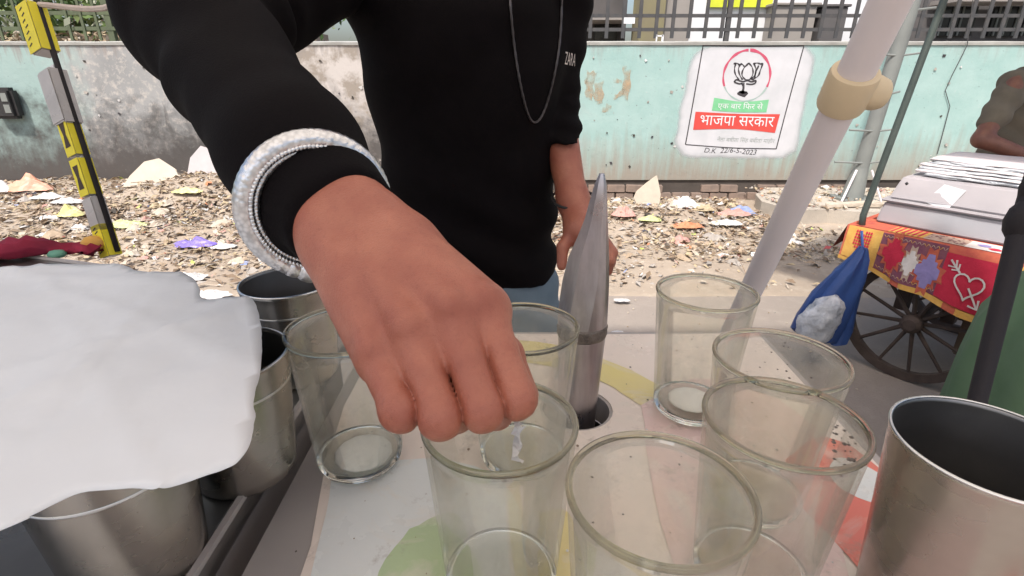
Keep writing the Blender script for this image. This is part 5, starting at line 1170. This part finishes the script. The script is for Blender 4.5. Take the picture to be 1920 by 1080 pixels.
# grey plastic box with packets on top
sb = thing('storage_box', 'cloudy grey plastic box with a white paper tag on the hand cart', 'box', K(.35, .38, .66))
def lofted(q, levels, n4=6):
    rings = []
    for s0, s1, t0, t1, z in levels:
        ring = []
        cs = [(s0, t0), (s1, t0), (s1, t1), (s0, t1)]
        for e in range(4):
            for i in range(n4): a = i / n4; p = (cs[e][0] * (1 - a) + cs[(e + 1) % 4][0] * a, cs[e][1] * (1 - a) + cs[(e + 1) % 4][1] * a); ring.append(K(p[0], p[1], z) + Vector((mnoise.noise(Vector((p[0] * 14, p[1] * 14, z * 14))), mnoise.noise(Vector((p[0] * 14, p[1] * 14, z * 14 + 9))), 0)) * .008)
        rings.append(ring)
    q.loft(rings)
def tier(nm, s0, s1, t0, t1, z0, z1, inset, m_):
    q = MB(); cs = [(s0, t0), (s1, t0), (s1, t1), (s0, t1)]; ct = [(s0 + inset, t0 + inset), (s1 - inset, t0 + inset), (s1 - inset, t1 - inset), (s0 + inset, t1 - inset)]
    q.add([K(a, b, z0) for a, b in cs] + [K(a, b, z1) for a, b in ct], [(3, 2, 1, 0), (4, 5, 6, 7)] + [(i, (i + 1) % 4, 4 + (i + 1) % 4, 4 + i) for i in range(4)])
    o = q.build(nm, m_, sb, bevel=.007)
    bm = bmesh.new(); bm.from_mesh(o.data); bmesh.ops.subdivide_edges(bm, edges=[e for e in bm.edges if e.calc_length() > .05], cuts=7, use_grid_fill=True)
    for v in bm.verts: n_ = mnoise.noise(v.co * 11); v.co += Vector((n_, mnoise.noise(v.co * 13 + Vector((5, 0, 0))), .5 * mnoise.noise(v.co * 17))) * .006
    bm.to_mesh(o.data); bm.free(); return smooth_by_angle(o, 40)
tier('lower_box', .03, .75, .13, .66, .656, .752, .012, M['crate_blue']); tier('lower_lid', .024, .756, .124, .666, .754, .766, .002, M['crate'])
tier('upper_box', .05, .73, .145, .645, .768, .868, .028, M['crate']); 
q = MB(); q.poly([K(.185, .147, .775), K(.275, .145, .752), K(.315, .16, .842), K(.235, .165, .855)]); q.add([K(.185, .149, .775), K(.275, .147, .752), K(.315, .162, .842), K(.235, .167, .855)], [(3, 2, 1, 0)]); q.build('paper_tag', M['white_paint'], sb)
q = MB(); q.ball(K(.10, .172, .835), .013, 10, (1, 1, 1)); q.build('dark_button', M['black'], sb, smooth=True)
for k in range(6):
    z = .871 + k * .0125; a0 = .10 + rnd.uniform(-.02, .05); a1 = a0 + rnd.uniform(.44, .54); q = MB(); rings = []
    for m_ in range(5):
        pr = (0, -.007, -.010, -.006, .002)[m_]; ring = []
        for e in range(4):
            cs = [(a0 + pr, .215 + .01 * k + pr), (a1 - pr, .21 + .01 * k + pr), (a1 - pr, .60), (a0 + pr, .60)]
            for i in range(12):
                t_ = i / 12; p = (cs[e][0] * (1 - t_) + cs[(e + 1) % 4][0] * t_, cs[e][1] * (1 - t_) + cs[(e + 1) % 4][1] * t_); w_ = Vector((p[0] * 26, p[1] * 26, k * 3 + m_ * .7))
                ring.append(K(p[0] + .012 * mnoise.noise(w_), p[1] + .016 * mnoise.noise(w_ + Vector((7, 3, 1))), z + .0034 * m_ + .005 * mnoise.noise(Vector((p[0] * 17, p[1] * 17, k * 2)))))
        rings.append(ring)
    q.loft(rings)
    tag(q.build('flat_packet', M['pvc'] if k % 2 else M['poly'], smooth=True), ['bottom', 'second lowest', 'third lowest', 'third highest', 'second highest', 'topmost'][k] + ' white plastic packet in the stack on the grey box', 'packet', 'white packets stacked on the grey box')
# blue bag tied to the cart corner
bg_ = thing('blue_bag', 'blue woven plastic bag hanging from the hand cart corner', 'bag', (1.45, 2.22, .13))
rings = []
for s_, cx_, cz, hw, hd in [(0, 1.552, .575, .018, .018), (.12, 1.548, .53, .04, .03), (.3, 1.525, .45, .072, .045), (.55, 1.485, .33, .104, .058), (.8, 1.455, .21, .128, .064), (.95, 1.445, .145, .126, .058), (1, 1.445, .13, .10, .045)]:
    rings.append([(cx_ + hw * math.cos(a) * (1 + .10 * math.sin(a * 6 + s_ * 3) + .16 * mnoise.noise(Vector((math.cos(a) * 2, math.sin(a) * 2, s_ * 4)))), 2.25 + hd * math.sin(a) * (1 + .22 * math.sin(a * 6 + s_ * 3 + .8)) + .012 * s_ * math.sin(a * 5 + 1), cz + .30 * hw * -math.cos(a) + .006 * math.sin(a * 7 + s_ * 11)) for a in [2 * math.pi * k / 48 for k in range(48)]])
q = MB(); q.loft(rings); smooth_by_angle(q.build('sack', M['blue_bag'], bg_), 30)
q = MB(); q.tube([(1.552, 2.25, .57), (1.56, 2.30, .64)], .006, 6); q.build('tie', M['blue_bag'], bg_)
rings = []
for i in range(14):
    u = i / 13; cx_, cz = np.interp(u, [0, .2, .6, 1], [1.44, 1.42, 1.385, 1.37]), np.interp(u, [0, 1], [.375, .15]); hw = np.interp(u, [0, .12, .5, .9, 1], [.012, .06, .085, .075, .03]); hd = hw * .62
    rings.append([(cx_ + hw * math.cos(a) * (1 + .38 * mnoise.noise(Vector((math.cos(a) * 2.5, math.sin(a) * 2.5, i * .8)))), 2.18 + hd * math.sin(a) * (1 + .5 * mnoise.noise(Vector((math.cos(a) * 3, math.sin(a) * 3, i * .9 + 9)))), cz + .25 * hw * -math.cos(a) + .014 * mnoise.noise(Vector((k * .9, i, 5)))) for k, a in enumerate([2 * math.pi * k / 26 for k in range(26)])])
q = MB(); q.loft(rings); tag(q.build('polythene_bundle', M['poly'], smooth=True), 'crumpled white polythene bundle pressed against the blue bag', 'bundle')
q = MB(); q.ball(K(.13, .45, .42), .12, 14, (1.2, .8, 1)); tag(q.build('green_bag', M['green_bag'], smooth=True), 'green plastic bag behind the spokes under the hand cart', 'bag')
q = MB(); q.box(K(.58, .42, .2), (.3, .36, .2), (dv, nv_, zv)); tag(q.build('wooden_crate', M['wood2'], bevel=.006), 'brown wooden crate under the hand cart right of the wheel', 'crate')
# black post and green draped stall corner
bpole = [Vector((.93, .80, 0)), Vector((1.0938, 1.0641, .5981)), Vector((1.19, 1.2099, .9571)), Vector((1.235, 1.28, 1.2))]
bk = thing('black_post', 'black taped post slanting past the green cloth at the right edge', 'post', bpole[0])
q = MB(); q.tube(bpole, [.018, .019, .022, .016], 12); q.build('shaft', M['black_wrap'], bk, smooth=True)
q = MB(); q.ball(Vector((1.19, 1.213, .975)), .034, 12, (1, 1, 1.5)); q.ball(Vector((1.21, 1.23, 1.05)), .03, 12, (1, 1, 1.5)); q.build('knot', M['black_wrap'], bk, smooth=True)
rings = []
for z, x0, y0, sc_ in [(0, 1.76, 1.38, .36), (.2, 1.76, 1.38, .365), (.45, 1.76, 1.38, .36), (.6, 1.76, 1.39, .34), (.72, 1.76, 1.40, .27), (.755, 1.76, 1.40, .21)]:
    rings.append([(x0 + sc_ * math.cos(a) * (1 + .05 * math.sin(a * 9 + z * 2)), y0 + sc_ * .8 * math.sin(a) * (1 + .05 * math.sin(a * 11)), z) for a in [2 * math.pi * k / 60 for k in range(60)]])
q = MB(); q.loft(rings); tag(q.build('green_drape', M['green_cloth'], smooth=True), 'green cloth draped over a low stand behind the black post', 'cloth')

# ---- second person behind the hand cart
p2 = thing('person', 'person in an olive short sleeved shirt behind the hand cart at the right edge', 'person', (2.66, 2.86, 0))
h8 = .009; G8 = grid((2.18, 2.42, .60), (2.98, 3.06, 1.62), h8)
B0 = smin(cone(G8, (2.455, 2.74, 1.25), (2.275, 2.625, 1.0), .046, .040), cone(G8, (2.275, 2.625, 1.0), (2.46, 2.53, .925), .041, .030), .012)
B0 = smin(B0, cone(G8, (2.46, 2.53, .925), (2.53, 2.52, .92), .03, .022), .01)
B0 = np.minimum(B0, smin(cone(G8, (2.86, 2.88, 1.25), (2.90, 2.78, 1.0), .046, .04), cone(G8, (2.90, 2.78, 1.0), (2.76, 2.60, .93), .04, .03), .01))
B0 = np.minimum(B0, smin(cone(G8, (2.455, 2.74, 1.25), (2.86, 2.88, 1.25), .045, .045), cone(G8, (2.66, 2.84, 1.25), (2.66, 2.86, .9), .09, .09), .02)); HC2 = np.array((2.66, 2.80, 1.47)); B0 = smin(B0, ell(G8, HC2, (.075, .092, .112)), .01); B0 = smin(B0, cone(G8, HC2 + (0, -.085, .0), HC2 + (0, -.105, -.03), .009, .013), .01); B0 = smin(B0, cone(G8, HC2 + (0, .03, -.08), (2.66, 2.85, 1.28), .052, .06), .03)
nets_obj('body', [nets(B0, G8, h8)], M['skin2'], p2, 2)
D8 = ell(G8, HC2 + (0, .014, .025), (.082, .095, .105)); D8 = np.maximum(D8, -(G8[2] - HC2[2] - .03 + (G8[1] - HC2[1]) * .6)); nets_obj('hair', [nets(D8, G8, h8)], M['hair'], p2)
S0 = smin(ell(G8, (2.66, 2.86, 1.02), (.175, .12, .33)), cone(G8, (2.50, 2.80, 1.235), (2.82, 2.88, 1.235), .072, .072), .05)
S0 = smin(S0, cone(G8, (2.48, 2.765, 1.25), (2.335, 2.665, 1.085), .066, .060), .02); S0 = smin(S0, cone(G8, (2.84, 2.88, 1.25), (2.89, 2.80, 1.09), .066, .060), .02)
S0 = S0 + .005 * np.sin(G8[2] * 55 + G8[0] * 40); S0 = np.maximum(S0, .72 - G8[2]); nets_obj('shirt', [nets(S0, G8, h8)], M['olive'], p2, 2)
h9 = .014; G9 = grid((2.40, 2.66, .02), (2.92, 3.04, .82), h9)
T0 = smin(ell(G9, (2.66, 2.86, .74), (.16, .115, .12)), cone(G9, (2.58, 2.86, .70), (2.58, 2.86, .08), .085, .06), .03); T0 = smin(T0, cone(G9, (2.74, 2.86, .70), (2.74, 2.86, .08), .085, .06), .02); T0 = np.maximum(T0, .06 - G9[2])
nets_obj('trousers', [nets(T0, G9, h9)], M['trouser'], p2, 2)
for x in (2.58, 2.74):
    q = MB(); q.loft([[(x + .045 * math.cos(a), 2.82 + .12 * math.sin(a), z) for a in [2 * math.pi * k / 14 for k in range(14)]] for z in (.002, .03)] + [[(x + .034 * math.cos(a), 2.84 + .09 * math.sin(a), .07) for a in [2 * math.pi * k / 14 for k in range(14)]]]); q.build('shoe', M['shoe'], p2, smooth=True)
p2.location.x -= .035
